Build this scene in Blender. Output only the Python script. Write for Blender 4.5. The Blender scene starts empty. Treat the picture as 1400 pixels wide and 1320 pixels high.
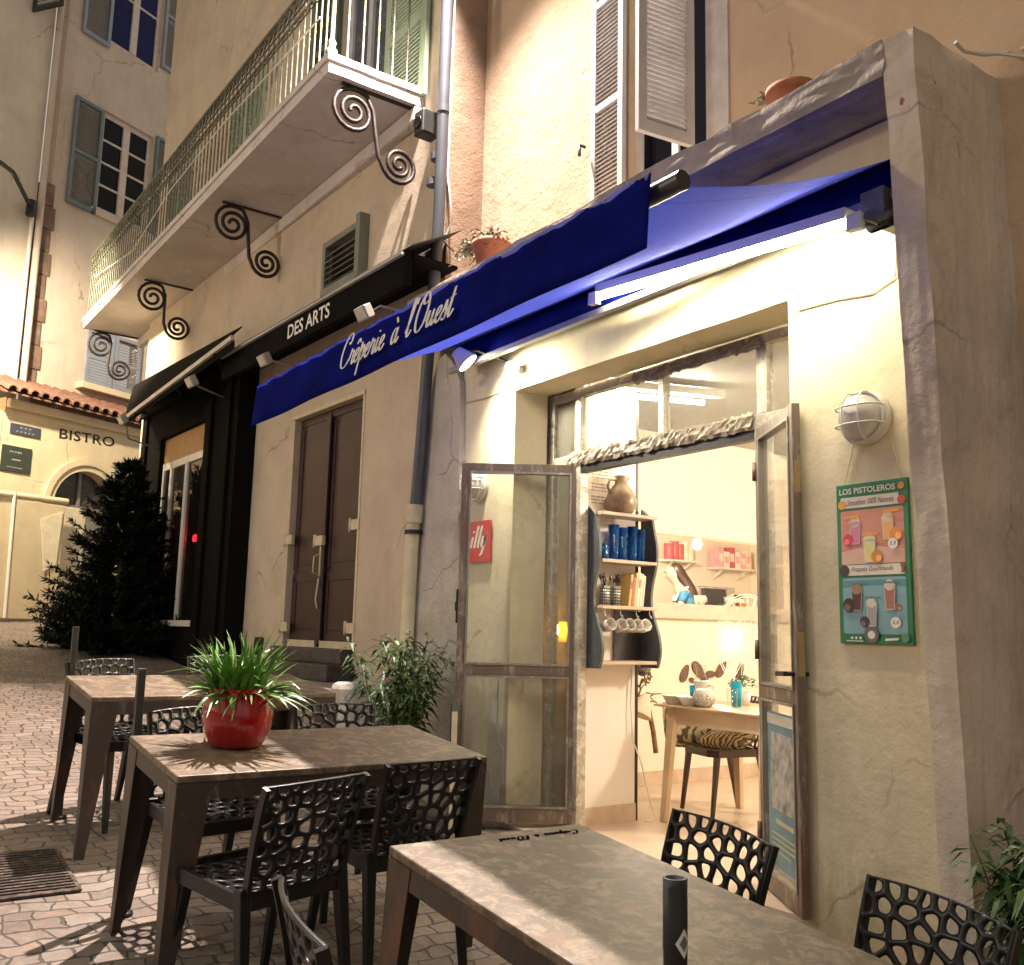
import bpy, bmesh, math, random
from mathutils import Vector, Matrix, noise
R = math.radians
rnd = random.Random(7)
scene = bpy.context.scene
COL = scene.collection

# ------------------------------------------------------------------ camera
IMW, IMH, FPX = 1400.0, 1320.0, 1320.0
PITCH, ROLL, ANG = R(8.8), R(1.35), R(34.6)
CAM = Vector((0, -3.7, 1.25))
fh = Vector((-math.cos(ANG), math.sin(ANG), 0)); rt = Vector((math.sin(ANG), math.cos(ANG), 0)); upv = Vector((0, 0, 1))
FW = fh * math.cos(PITCH) + upv * math.sin(PITCH)
u0 = upv * math.cos(PITCH) - fh * math.sin(PITCH)
RT = rt * math.cos(ROLL) + u0 * math.sin(ROLL)
UP = u0 * math.cos(ROLL) - rt * math.sin(ROLL)
cam_data = bpy.data.cameras.new("camera"); cam = bpy.data.objects.new("camera", cam_data); COL.objects.link(cam)
cam_data.sensor_width = 36; cam_data.sensor_fit = 'HORIZONTAL'; cam_data.lens = FPX / IMW * 36
cam_data.clip_start = 0.05; cam_data.clip_end = 400
M = Matrix((RT, UP, -FW)).transposed().to_4x4(); M.translation = CAM
cam.matrix_world = M; scene.camera = cam

GA, GB = -0.342, -0.10                       # street surface z = GA + GB*x (the lane climbs to the left)
def g(x): return GA + GB * max(x, -16.0)
def ray(px, py): return FW + RT * ((px - IMW / 2) / FPX) - UP * ((py - IMH / 2) / FPX)
def onY(px, py, Y=0.0):
    d = ray(px, py); return CAM + d * ((Y - CAM.y) / d.y)
def onX(px, py, X):
    d = ray(px, py); return CAM + d * ((X - CAM.x) / d.x)
def onZ(px, py, Z):
    d = ray(px, py); return CAM + d * ((Z - CAM.z) / d.z)
def onG(px, py, h=0.0):
    d = ray(px, py); return CAM + d * ((GA + h + GB * CAM.x - CAM.z) / (d.z - GB * d.x))
class Frame:
    """a facade's own axes: x along it, y into it, z up"""
    def __init__(s, o, ang): s.M = Matrix.Translation(o) @ Matrix.Rotation(ang, 4, 'Z'); s.I = s.M.inverted()
    def onY(s, px, py, y=0.0):
        o = s.I @ CAM; d = s.I.to_3x3() @ ray(px, py); return o + d * ((y - o.y) / d.y)
    def w(s, x, y, z): return s.M @ Vector((x, y, z))

# ------------------------------------------------------------------ mesh builder
class MB:
    def __init__(s, M=None): s.v = []; s.f = []; s.sm = []; s.M = M
    def add(s, vs, fs, smooth=False):
        b = len(s.v); s.v += [Vector(p) for p in vs]
        for q in fs: s.f.append([b + i for i in q]); s.sm.append(smooth)
    def box(s, x0, x1, y0, y1, z0, z1):
        v = [(x0,y0,z0),(x1,y0,z0),(x1,y1,z0),(x0,y1,z0),(x0,y0,z1),(x1,y0,z1),(x1,y1,z1),(x0,y1,z1)]
        s.add(v, [(0,3,2,1),(4,5,6,7),(0,1,5,4),(1,2,6,5),(2,3,7,6),(3,0,4,7)]); return s
    def obox(s, c, ax, ay, az):
        """box about c with half vectors"""
        c, ax, ay, az = map(Vector, (c, ax, ay, az))
        v = [c-ax-ay-az, c+ax-ay-az, c+ax+ay-az, c-ax+ay-az, c-ax-ay+az, c+ax-ay+az, c+ax+ay+az, c-ax+ay+az]
        s.add(v, [(0,3,2,1),(4,5,6,7),(0,1,5,4),(1,2,6,5),(2,3,7,6),(3,0,4,7)]); return s
    def bar(s, p, q, w, h, up=(0,0,1), w2=None, h2=None):
        p, q = Vector(p), Vector(q); d = (q - p).normalized(); upd = Vector(up)
        x = d.cross(upd)
        if x.length < 1e-4: x = d.cross(Vector((1,0,0)))
        x.normalize(); y = x.cross(d).normalized(); w2 = w if w2 is None else w2; h2 = h if h2 is None else h2
        v = [p+x*a*w/2+y*b*h/2 for a,b in ((-1,-1),(1,-1),(1,1),(-1,1))] + [q+x*a*w2/2+y*b*h2/2 for a,b in ((-1,-1),(1,-1),(1,1),(-1,1))]
        s.add(v, [(3,2,1,0),(4,5,6,7),(0,1,5,4),(1,2,6,5),(2,3,7,6),(3,0,4,7)]); return s
    def tube(s, path, r, n=8, caps=True, smooth=True, r_end=None):
        P = [Vector(p) for p in path]; N = len(P); rings = []
        t0 = (P[1]-P[0]).normalized(); a = t0.cross(Vector((0,0,1)))
        if a.length < 1e-3: a = t0.cross(Vector((1,0,0)))
        a.normalize(); vs = []
        for i in range(N):
            t = (P[min(i+1,N-1)] - P[max(i-1,0)])
            if t.length < 1e-9: t = t0
            t = t.normalized(); a = (a - t*a.dot(t)); a.normalize(); b = t.cross(a)
            rr = r if r_end is None else r + (r_end-r)*i/(N-1)
            if isinstance(r, (list, tuple)): rr = r[i]
            for k in range(n):
                th = 2*math.pi*k/n; vs.append(P[i] + a*math.cos(th)*rr + b*math.sin(th)*rr)
        fs = [(i*n+k, i*n+(k+1)%n, (i+1)*n+(k+1)%n, (i+1)*n+k) for i in range(N-1) for k in range(n)]
        s.add(vs, fs, smooth)
        if caps:
            s.add(vs[:n], [tuple(range(n-1,-1,-1))]); s.add(vs[-n:], [tuple(range(n))])
        return s
    def lathe(s, prof, c=(0,0,0), n=24, smooth=True, axis='Z'):
        c = Vector(c); vs = []
        for r, z in prof:
            for k in range(n):
                th = 2*math.pi*k/n; p = Vector((r*math.cos(th), r*math.sin(th), z))
                if axis == 'Y': p = Vector((p.x, -p.z, p.y))
                if axis == 'X': p = Vector((p.z, p.x, p.y))
                vs.append(c + p)
        m = len(prof)
        s.add(vs, [(i*n+k, i*n+(k+1)%n, (i+1)*n+(k+1)%n, (i+1)*n+k) for i in range(m-1) for k in range(n)], smooth); return s
    def prism(s, pts, d):
        """polygon pts (3D) pushed along vector d"""
        P = [Vector(p) for p in pts]; d = Vector(d); n = len(P)
        s.add(P + [p + d for p in P], [tuple(range(n-1,-1,-1)), tuple(range(n, 2*n))] + [(i, (i+1)%n, n+(i+1)%n, n+i) for i in range(n)]); return s
    def wall(s, x0, x1, z0, z1, y0, y1, holes=()):
        """upright slab with rectangular holes (x0,x1,z0,z1), reveals included"""
        xs = sorted({x0, x1} | {h[k] for h in holes for k in (0, 1)}); zs = sorted({z0, z1} | {h[k] for h in holes for k in (2, 3)})
        xs = [x for x in xs if x0 <= x <= x1]; zs = [z for z in zs if z0 <= z <= z1]
        inh = lambda a, b: any(h[0]-1e-6 < a < h[1]+1e-6 and h[2]-1e-6 < b < h[3]+1e-6 for h in holes)
        for i in range(len(xs)-1):
            for j in range(len(zs)-1):
                a, b, c, d = xs[i], xs[i+1], zs[j], zs[j+1]
                if inh((a+b)/2, (c+d)/2): continue
                s.add([(a,y0,c),(b,y0,c),(b,y0,d),(a,y0,d)], [(0,1,2,3)]); s.add([(a,y1,c),(b,y1,c),(b,y1,d),(a,y1,d)], [(3,2,1,0)])
        def rev(a, b, c, d, inner):
            q = [[(a,y0,c),(b,y0,c),(b,y1,c),(a,y1,c)],[(a,y0,d),(b,y0,d),(b,y1,d),(a,y1,d)],[(a,y0,c),(a,y1,c),(a,y1,d),(a,y0,d)],[(b,y0,c),(b,y1,c),(b,y1,d),(b,y0,d)]]
            for k, p in enumerate(q): s.add(p, [(0,1,2,3)])
        rev(x0, x1, z0, z1, False)
        for h in holes: rev(*h, True)
        return s
    def build(s, name, mat, parent=None, loc=None, bevel=0, merge=False, jitter=0, jscale=6, cuts=0, normals=True, world=True):
        me = bpy.data.meshes.new(name); bm = bmesh.new()
        vs = [bm.verts.new((s.M @ p) if s.M else p) for p in s.v]
        for q, sm in zip(s.f, s.sm):
            try: f = bm.faces.new([vs[i] for i in q]); f.smooth = sm
            except ValueError: pass
        if merge: bmesh.ops.remove_doubles(bm, verts=bm.verts, dist=1e-5)
        if cuts: bmesh.ops.subdivide_edges(bm, edges=[e for e in bm.edges if e.calc_length() > 0.12], cuts=cuts, use_grid_fill=True)
        if jitter:
            for v in bm.verts:
                v.co += noise.noise_vector(v.co * jscale) * jitter + noise.noise_vector(v.co * jscale * 4.3) * jitter * .55
        if bevel:
            bmesh.ops.bevel(bm, geom=list(bm.edges), offset=bevel, segments=2, affect='EDGES', profile=.5, clamp_overlap=True)
        if normals: bmesh.ops.recalc_face_normals(bm, faces=bm.faces)
        bm.to_mesh(me); bm.free()
        o = bpy.data.objects.new(name, me); COL.objects.link(o)
        for m in (mat if isinstance(mat, (list, tuple)) else [mat]): me.materials.append(m)
        if parent is not None:
            o.parent = parent
            if world: o.matrix_parent_inverse = parent.matrix_basis.inverted()
        if loc is not None: o.location = loc
        return o
def thing(name, label, cat, loc=(0,0,0), rotz=0, group=None):
    o = bpy.data.objects.new(name, None); COL.objects.link(o); o.empty_display_size = .1
    o.location = loc; o.rotation_euler = (0,0,rotz); tag(o, label, cat, group); return o
def tag(o, label, cat, group=None):
    o['label'] = label; o['category'] = cat
    if group: o['group'] = group
    return o
def kids(o): return [c for c in bpy.data.objects if c.parent == o]
def dup(root, label=None, group=None):
    """copy a thing with its parts and their sub-parts"""
    r = root.copy(); COL.objects.link(r)
    for ch in kids(root):
        c = ch.copy(); COL.objects.link(c); c.parent = r; c.matrix_parent_inverse = ch.matrix_parent_inverse.copy()
        for gg in kids(ch):
            d = gg.copy(); COL.objects.link(d); d.parent = c; d.matrix_parent_inverse = gg.matrix_parent_inverse.copy()
    if label: r['label'] = label
    if group: r['group'] = group
    return r
def set_mat(o, m):
    o.material_slots[0].link = 'OBJECT'; o.material_slots[0].material = m
TILT = math.atan(-GB)
def stand(o, x, y, rotz, z=None):
    """stand a thing on the sloping street"""
    o.matrix_basis = Matrix.Translation((x, y, g(x) if z is None else z)) @ Matrix.Rotation(TILT, 4, 'Y') @ Matrix.Rotation(rotz, 4, 'Z')

# ------------------------------------------------------------------ materials
def nm(name):
    m = bpy.data.materials.new(name); m.use_nodes = True; nt = m.node_tree
    b = nt.nodes.get('Principled BSDF'); return m, nt, b
def nd(nt, t, **kw):
    n = nt.nodes.new(t)
    for k, v in kw.items():
        if k in n.inputs: n.inputs[k].default_value = v
        else: setattr(n, k, v)
    return n
def c4(c): return (c[0], c[1], c[2], 1)
def ramp(nt, src, stops):
    r = nt.nodes.new('ShaderNodeValToRGB'); e = r.color_ramp.elements
    while len(e) < len(stops): e.new(.5)
    for k, (p, c) in enumerate(stops): e[k].position = p; e[k].color = c4(c) if len(c) == 3 else c
    nt.links.new(src, r.inputs[0]); return r.outputs[0]
def pos(nt, scale=(1,1,1), obj=False):
    tc = nt.nodes.new('ShaderNodeTexCoord') if obj else nt.nodes.new('ShaderNodeNewGeometry')
    mp = nt.nodes.new('ShaderNodeMapping'); mp.inputs['Scale'].default_value = scale
    nt.links.new(tc.outputs['Object' if obj else 'Position'], mp.inputs[0]); return mp.outputs[0]
def noisen(nt, vec, scale, detail=4, rough=.6, dist=0):
    n = nd(nt, 'ShaderNodeTexNoise', Scale=scale, Detail=detail, Roughness=rough, Distortion=dist); nt.links.new(vec, n.inputs['Vector']); return n.outputs[0]
def mix(nt, fac, a, b, mode='MIX'):
    m = nt.nodes.new('ShaderNodeMix'); m.data_type = 'RGBA'; m.blend_type = mode
    for s, v in ((0, fac), (6, a), (7, b)):
        if hasattr(v, 'links') or isinstance(v, bpy.types.NodeSocket): nt.links.new(v, m.inputs[s])
        else: m.inputs[s].default_value = v if s == 0 else c4(v)
    return m.outputs[2]
def bump(nt, b, h, strength, dist=.01):
    n = nt.nodes.new('ShaderNodeBump'); n.inputs['Strength'].default_value = strength; n.inputs['Distance'].default_value = dist
    nt.links.new(h, n.inputs['Height']); nt.links.new(n.outputs[0], b.inputs['Normal'])
def simple(name, c, rough=.5, metal=0, var=.12, vs=8, bmp=0, bs=60, obj=False, spec=.5, coat=0):
    m, nt, b = nm(name); v = pos(nt, obj=obj)
    n = noisen(nt, v, vs)
    nt.links.new(ramp(nt, n, [(.25, [x*(1-var*1.6) for x in c]), (.75, [min(1, x*(1+var)) for x in c])]), b.inputs['Base Color'])
    b.inputs['Roughness'].default_value = rough; b.inputs['Metallic'].default_value = metal; b.inputs['Specular IOR Level'].default_value = spec
    b.inputs['Coat Weight'].default_value = coat
    if bmp: bump(nt, b, noisen(nt, v, bs), bmp, .004)
    return m
def plaster(name, c, dark=.72, stain=(.35,.27,.2), stain_amt=.35, bmp=.5, bs=45, light=None, streak=.25, patch=None, crack=.55, damp=None):
    """rough render: fine grain, blotches, drips and worn patches"""
    m, nt, b = nm(name); v = pos(nt)
    big = noisen(nt, v, 1.3, 6, .65, .4); mid = noisen(nt, v, 6, 5, .6, .3)
    col = ramp(nt, big, [(.3, [x*dark for x in c]), (.55, c), (.8, light or [min(1, x*1.12) for x in c])])
    st = ramp(nt, noisen(nt, v, 2.7, 8, .72, .8), [(.52, (0,0,0)), (.72, (1,1,1))])
    m1 = nt.nodes.new('ShaderNodeMath'); m1.operation = 'MULTIPLY'; nt.links.new(st, m1.inputs[0]); m1.inputs[1].default_value = stain_amt
    col = mix(nt, m1.outputs[0], col, stain)
    dr = ramp(nt, noisen(nt, pos(nt, (5,5,.35)), 1.6, 4, .6), [(.5, (0,0,0)), (.75, (1,1,1))])
    m2 = nt.nodes.new('ShaderNodeMath'); m2.operation = 'MULTIPLY'; nt.links.new(dr, m2.inputs[0]); m2.inputs[1].default_value = streak
    col = mix(nt, m2.outputs[0], col, [x*.6 for x in c])
    if patch:
        pm = ramp(nt, noisen(nt, v, 4.3, 3, .5, 1.2), [(patch[1], (0,0,0)), (patch[1]+.02, (1,1,1))]); col = mix(nt, pm, col, patch[0])
    # hairline cracks, only here and there, and mended patches of another shade
    dv = nt.nodes.new('ShaderNodeVectorMath'); dv.operation = 'MULTIPLY_ADD'; dn = nd(nt, 'ShaderNodeTexNoise', Scale=5, Detail=5); nt.links.new(v, dn.inputs['Vector']); nt.links.new(dn.outputs['Color'], dv.inputs[0]); dv.inputs[1].default_value = (.22,.22,.22); nt.links.new(v, dv.inputs[2])
    vo = nt.nodes.new('ShaderNodeTexVoronoi'); vo.feature = 'DISTANCE_TO_EDGE'; vo.inputs['Scale'].default_value = .85; nt.links.new(dv.outputs[0], vo.inputs['Vector'])
    ck = ramp(nt, vo.outputs['Distance'], [(0, (1,1,1)), (.0035, (1,1,1)), (.009, (0,0,0))]); cm = ramp(nt, noisen(nt, v, .9, 3), [(.52, (0,0,0)), (.6, (1,1,1))])
    m3 = nt.nodes.new('ShaderNodeMath'); m3.operation = 'MULTIPLY'; nt.links.new(ck, m3.inputs[0]); nt.links.new(cm, m3.inputs[1]); m4 = nt.nodes.new('ShaderNodeMath'); m4.operation = 'MULTIPLY'; nt.links.new(m3.outputs[0], m4.inputs[0]); m4.inputs[1].default_value = crack
    pm2 = ramp(nt, noisen(nt, v, 1.15, 2, .4, 1.8), [(.615, (0,0,0)), (.63, (.55,.55,.55))]); col = mix(nt, pm2, col, [min(1, x*.86+.05) for x in c])
    col = mix(nt, m4.outputs[0], col, [x*.28 for x in c])
    if damp:
        sz = nt.nodes.new('ShaderNodeSeparateXYZ'); nt.links.new(v, sz.inputs[0]); q = nt.nodes.new('ShaderNodeMath'); q.operation = 'MULTIPLY_ADD'; q.inputs[1].default_value = -.55; nt.links.new(sz.outputs[2], q.inputs[0]); nt.links.new(noisen(nt, v, 2.2, 7, .7, .6), q.inputs[2])
        col = mix(nt, ramp(nt, q.outputs[0], [(.34, (0,0,0)), (.52, (.6,.6,.6))]), col, damp)
    nt.links.new(col, b.inputs['Base Color']); b.inputs['Roughness'].default_value = .9; b.inputs['Specular IOR Level'].default_value = .2
    h = nt.nodes.new('ShaderNodeMath'); h.operation = 'MULTIPLY_ADD'; nt.links.new(mid, h.inputs[0]); h.inputs[1].default_value = 1.6
    nt.links.new(noisen(nt, v, bs, 6, .65), h.inputs[2]); bump(nt, b, h.outputs[0], bmp, .012)
    return m
def glass(name, tint=(.95,.96,.95), dirt=.03, refl=1.0, dirtc=(.5,.48,.42)):
    m, nt, b = nm(name); nt.nodes.remove(b); out = nt.nodes['Material Output']
    t = nd(nt, 'ShaderNodeBsdfTransparent', Color=c4(tint)); gl = nd(nt, 'ShaderNodeBsdfGlossy', Roughness=.015)
    fr = nd(nt, 'ShaderNodeFresnel', IOR=1.5); ge = nt.nodes.new('ShaderNodeNewGeometry'); io = nt.nodes.new('ShaderNodeMath'); io.operation = 'MULTIPLY_ADD'; io.inputs[1].default_value = 1/1.45-1.45; io.inputs[2].default_value = 1.45; nt.links.new(ge.outputs['Backfacing'], io.inputs[0]); nt.links.new(io.outputs[0], fr.inputs[0]); mu = nt.nodes.new('ShaderNodeMath'); mu.operation = 'MULTIPLY'; mu.inputs[1].default_value = refl*.6
    nt.links.new(fr.outputs[0], mu.inputs[0]); mx = nt.nodes.new('ShaderNodeMixShader')
    nt.links.new(mu.outputs[0], mx.inputs[0]); nt.links.new(t.outputs[0], mx.inputs[1]); nt.links.new(gl.outputs[0], mx.inputs[2])
    di = nd(nt, 'ShaderNodeBsdfDiffuse', Color=c4(dirtc)); n = ramp(nt, noisen(nt, pos(nt), 5, 8, .7, .5), [(.3, (0,0,0)), (.9, (1,1,1))])
    m2 = nt.nodes.new('ShaderNodeMath'); m2.operation = 'MULTIPLY_ADD'; m2.inputs[1].default_value = dirt; m2.inputs[2].default_value = dirt*.4; nt.links.new(n, m2.inputs[0])
    mx2 = nt.nodes.new('ShaderNodeMixShader'); nt.links.new(m2.outputs[0], mx2.inputs[0]); nt.links.new(mx.outputs[0], mx2.inputs[1]); nt.links.new(di.outputs[0], mx2.inputs[2])
    nt.links.new(mx2.outputs[0], out.inputs[0]); return m
def emit(name, c, s):
    m, nt, b = nm(name); b.inputs['Base Color'].default_value = c4(c); b.inputs['Emission Color'].default_value = c4(c); b.inputs['Emission Strength'].default_value = s
    return m
def worn(name, base, wear, amt=.5, rough=.5, metal=.0, sc=14, stretch=(1,1,1), rust=None):
    """painted or bare metal with chips and rust"""
    m, nt, b = nm(name); v = pos(nt, stretch)
    f = ramp(nt, noisen(nt, v, sc, 8, .75, .6), [(1-amt-.06, (0,0,0)), (1-amt+.08, (1,1,1))])
    col = mix(nt, f, base, wear)
    if rust: col = mix(nt, ramp(nt, noisen(nt, v, sc*.35, 6, .7, .8), [(.55, (0,0,0)), (.68, (1,1,1))]), col, rust)
    nt.links.new(col, b.inputs['Base Color']); b.inputs['Roughness'].default_value = rough; b.inputs['Metallic'].default_value = metal
    bump(nt, b, noisen(nt, v, sc*3), .25, .004); return m

# ------------------------------------------------------------------ lettering
def text_mesh(txt, shear=0, bold=0, space=1.0):
    cu = bpy.data.curves.new('lettering', 'FONT'); cu.body = txt; cu.shear = shear; cu.offset = bold; cu.space_character = space; cu.resolution_u = 3
    o = bpy.data.objects.new('lettering', cu); COL.objects.link(o)
    dg = bpy.context.evaluated_depsgraph_get(); me = o.evaluated_get(dg).to_mesh()
    vs = [v.co.copy() for v in me.vertices]; fs = [tuple(p.vertices) for p in me.polygons]
    o.evaluated_get(dg).to_mesh_clear(); bpy.data.objects.remove(o); bpy.data.curves.remove(cu)
    return vs, fs
def place_flat(vs, fs, o, ex, ey, w, h=None):
    """fit flat lettering into a w x h box whose lower left corner is o, along unit vectors ex, ey"""
    x0 = min(v.x for v in vs); x1 = max(v.x for v in vs); y0 = min(v.y for v in vs); y1 = max(v.y for v in vs)
    sx = w/(x1-x0); sy = sx if h is None else h/(y1-y0)
    o, ex, ey = Vector(o), Vector(ex), Vector(ey)
    return [o + ex*((v.x-x0)*sx) + ey*((v.y-y0)*sy) for v in vs], fs
def spline(P, n=6):
    P = [Vector((p[0], p[1], 0)) for p in P]; out = []
    for i in range(len(P)-1):
        a, b, c, d = P[max(i-1,0)], P[i], P[i+1], P[min(i+2, len(P)-1)]
        for k in range(n):
            t = k/n; out.append(.5*((2*b) + (c-a)*t + (2*a-5*b+4*c-d)*t*t + (3*b-a-3*c+d)*t**3))
    out.append(P[-1]); return out
SCRIPT = {
 'C': (1.0, [[(.95,1.75),(1.0,2.1),(.85,2.35),(.55,2.25),(.2,1.7),(.02,.95),(.12,.22),(.42,0),(.75,.15),(1.0,.5)], [(.95,1.75),(.8,1.6),(.7,1.75)]]),
 'r': (.62, [[(-.05,.3),(.15,.75),(.22,1.12),(.28,.92),(.48,.95),(.44,.6),(.4,.2),(.48,.02),(.66,.35)]]),
 'e': (.52, [[(-.05,.3),(.22,.5),(.42,.8),(.34,1.0),(.15,.85),(.06,.4),(.2,.02),(.4,.12),(.56,.38)]]),
 'ê': (.52, [[(-.05,.3),(.22,.5),(.42,.8),(.34,1.0),(.15,.85),(.06,.4),(.2,.02),(.4,.12),(.56,.38)], [(.12,1.3),(.34,1.62),(.5,1.32)]]),
 'p': (.66, [[(-.05,.3),(.12,.7),(.24,1.25),(.16,.2),(.06,-1.0)], [(.14,.3),(.3,.85),(.46,1.0),(.54,.7),(.46,.2),(.3,.0),(.2,.15),(.4,.08),(.7,.4)]]),
 'i': (.42, [[(-.05,.3),(.1,.6),(.2,1.0),(.12,.35),(.2,.02),(.45,.38)], [(.25,1.36),(.28,1.46)]]),
 'à': (.72, [[(.5,.85),(.32,1.0),(.1,.7),(.06,.25),(.2,.02),(.4,.35),(.53,1.0),(.46,.3),(.56,.02),(.76,.35)], [(.22,1.75),(.42,1.35)]]),
 'l': (.48, [[(-.05,.3),(.25,1.1),(.44,2.0),(.4,2.35),(.28,2.1),(.14,.9),(.12,.2),(.24,.02),(.5,.38)]]),
 "'": (.3, [[(.2,2.3),(.12,1.9)]]),
 'O': (1.1, [[(.6,2.3),(.22,1.8),(.04,.95),(.14,.2),(.42,0),(.8,.4),(1.0,1.3),(.92,2.1),(.66,2.35),(.45,2.0),(.6,1.65),(1.1,1.9)]]),
 'u': (.76, [[(-.05,.4),(.06,.7),(.15,1.0),(.08,.3),(.18,.02),(.38,.3),(.54,1.0),(.46,.3),(.56,.02),(.8,.38)]]),
 's': (.5, [[(-.05,.3),(.2,.7),(.32,1.15),(.36,.7),(.42,.28),(.28,.0),(.08,.12)],[(.28,.0),(.52,.34)]]),
 't': (.5, [[(-.05,.3),(.2,.9),(.36,1.75),(.2,.6),(.18,.15),(.28,.02),(.56,.4)], [(.05,1.15),(.55,1.25)]]),
 ' ': (.75, []),
 'I': (.5, [[(-.05,.45),(.12,.75),(.22,1.05),(.14,.35),(.24,.05),(.46,.4)], [(.26,1.45),(.29,1.55)]]),
 '1': (.62, [[(.16,1.0),(.16,.6),(.18,.12),(.42,.05)], [(.16,1.34),(.165,1.52)]]),
 '2': (.62, [[(.16,1.95),(.16,1.0),(.18,.12),(.42,.05)]]),
 '3': (.95, [[(.12,1.0),(.12,.35),(.3,.06),(.52,.3),(.60,1.0)], [(.60,1.0),(.58,.1),(.42,-.6),(.1,-.7)]]),
 'y': (.7, [[(-.05,.4),(.1,.75),(.18,1.05),(.12,.35),(.26,.05),(.46,.45),(.56,1.05),(.48,.1),(.34,-.7),(.12,-.8),(.1,-.55)]]),
}
def script_strokes(txt, wd=.09, shear=.3, thick=1.0, sp=1.0):
    """pen strokes of a slanted script, thick on the down stroke; returns flat verts and faces"""
    vs, fs, x = [], [], 0
    for ch in txt:
        adv, st = SCRIPT[ch]
        for P in st:
            Q = spline(P); b = len(vs)
            for i, p in enumerate(Q):
                t = (Q[min(i+1,len(Q)-1)] - Q[max(i-1,0)])
                t = t.normalized() if t.length > 1e-6 else Vector((1,0,0))
                w = wd*(.38 + .75*thick*max(0, abs(t.y))**1.5) * (.55 if i in (0, len(Q)-1) else 1)
                n = Vector((-t.y, t.x, 0))
                for sgn in (-1, 1):
                    q = p + n*w*sgn*.5; vs.append(Vector((x + q.x + q.y*shear, q.y, 0)))
            fs += [(b+2*i, b+2*i+1, b+2*i+3, b+2*i+2) for i in range(len(Q)-1)]
        x += adv*sp
    return vs, fs
# ------------------------------------------------------------------ material set
def paving():
    m, nt, b = nm('stone_paving'); v = pos(nt)
    sw = nt.nodes.new('ShaderNodeSeparateXYZ'); nt.links.new(v, sw.inputs[0])
    cb = nt.nodes.new('ShaderNodeCombineXYZ'); nt.links.new(sw.outputs[1], cb.inputs[0]); nt.links.new(sw.outputs[0], cb.inputs[1])
    nz = nd(nt, 'ShaderNodeTexNoise', Scale=2.3, Detail=2); nt.links.new(v, nz.inputs['Vector'])
    nz2 = nd(nt, 'ShaderNodeTexNoise', Scale=11, Detail=2); nt.links.new(v, nz2.inputs['Vector'])
    def off(n, k):
        s = nt.nodes.new('ShaderNodeVectorMath'); s.operation = 'SUBTRACT'; s.inputs[1].default_value = (.5,.5,.5); nt.links.new(n.outputs['Color'], s.inputs[0])
        q = nt.nodes.new('ShaderNodeVectorMath'); q.operation = 'SCALE'; q.inputs['Scale'].default_value = k; nt.links.new(s.outputs[0], q.inputs[0]); return q.outputs[0]
    a1 = nt.nodes.new('ShaderNodeVectorMath'); nt.links.new(cb.outputs[0], a1.inputs[0]); nt.links.new(off(nz, .22), a1.inputs[1])
    a2 = nt.nodes.new('ShaderNodeVectorMath'); nt.links.new(a1.outputs[0], a2.inputs[0]); nt.links.new(off(nz2, .045), a2.inputs[1])
    br = nt.nodes.new('ShaderNodeTexBrick'); br.offset = .5; br.squash = .8; br.squash_frequency = 3
    for k, val in (('Scale', 1.0), ('Mortar Size', .0052), ('Mortar Smooth', .35), ('Bias', 0), ('Brick Width', .138), ('Row Height', .09)): br.inputs[k].default_value = val
    br.inputs['Color1'].default_value = (0,0,0,1); br.inputs['Color2'].default_value = (1,1,1,1); br.inputs['Mortar'].default_value = (.5,.5,.5,1)
    nt.links.new(a2.outputs[0], br.inputs['Vector'])
    tint = ramp(nt, br.outputs['Color'], [(0, (.145,.112,.09)), (.25, (.26,.195,.155)), (.5, (.205,.165,.142)), (.75, (.30,.245,.20)), (1, (.245,.165,.12))])
    wear = noisen(nt, v, 1.1, 7, .7, .5)
    tint = mix(nt, ramp(nt, wear, [(.35, (0,0,0)), (.75, (.75,.75,.75))]), tint, (.09,.072,.058))
    tint = mix(nt, ramp(nt, noisen(nt, v, 26, 5, .7), [(.45, (0,0,0)), (.8, (.5,.5,.5))]), tint, (.33,.28,.24))
    col = mix(nt, br.outputs['Fac'], tint, (.068,.056,.046))
    nt.links.new(col, b.inputs['Base Color'])
    b.inputs['Roughness'].default_value = .62; b.inputs['Specular IOR Level'].default_value = .4
    inv = nt.nodes.new('ShaderNodeMath'); inv.operation = 'SUBTRACT'; inv.inputs[0].default_value = 1; nt.links.new(br.outputs['Fac'], inv.inputs[1])
    h = nt.nodes.new('ShaderNodeMath'); h.operation = 'MULTIPLY_ADD'; h.inputs[1].default_value = .35; nt.links.new(noisen(nt, v, 22, 5, .65), h.inputs[0]); nt.links.new(inv.outputs[0], h.inputs[2])
    bump(nt, b, h.outputs[0], 1.0, .018); return m
m_pave = paving()
m_cream = plaster('cream_render', (.71,.635,.45), .84, (.42,.34,.21), .42, .34, 20, (.77,.71,.54), .26, None, .5, (.27,.235,.13))
m_grey = plaster('grey_render', (.52,.48,.42), .72, (.30,.26,.22), .5, .7, 34, (.60,.56,.49), .3)
m_pillar = plaster('pillar_render', (.66,.575,.475), .72, (.28,.21,.155), .55, .6, 24, (.72,.65,.55), .35, ((.30,.11,.055), .73))
m_parapet = plaster('parapet_cement', (.38,.33,.28), .5, (.08,.065,.06), .65, 1.0, 18, (.54,.47,.42), .45)
m_ochre = plaster('ochre_render', (.60,.45,.32), .86, (.42,.29,.18), .3, .6, 26, (.66,.52,.39), .16)
m_warm = plaster('warm_cream_render', (.59,.50,.39), .82, (.38,.30,.22), .42, .35, 40, (.64,.56,.45), .22)
m_under = plaster('balcony_underside_render', (.62,.58,.55), .8, (.40,.34,.31), .45, .4, 24, None, .1)
m_int = simple('interior_paint', (.80,.71,.58), .8, var=.03, vs=2)
m_intw = simple('interior_white_paint', (.82,.74,.66), .75, var=.04, vs=3)
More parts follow.
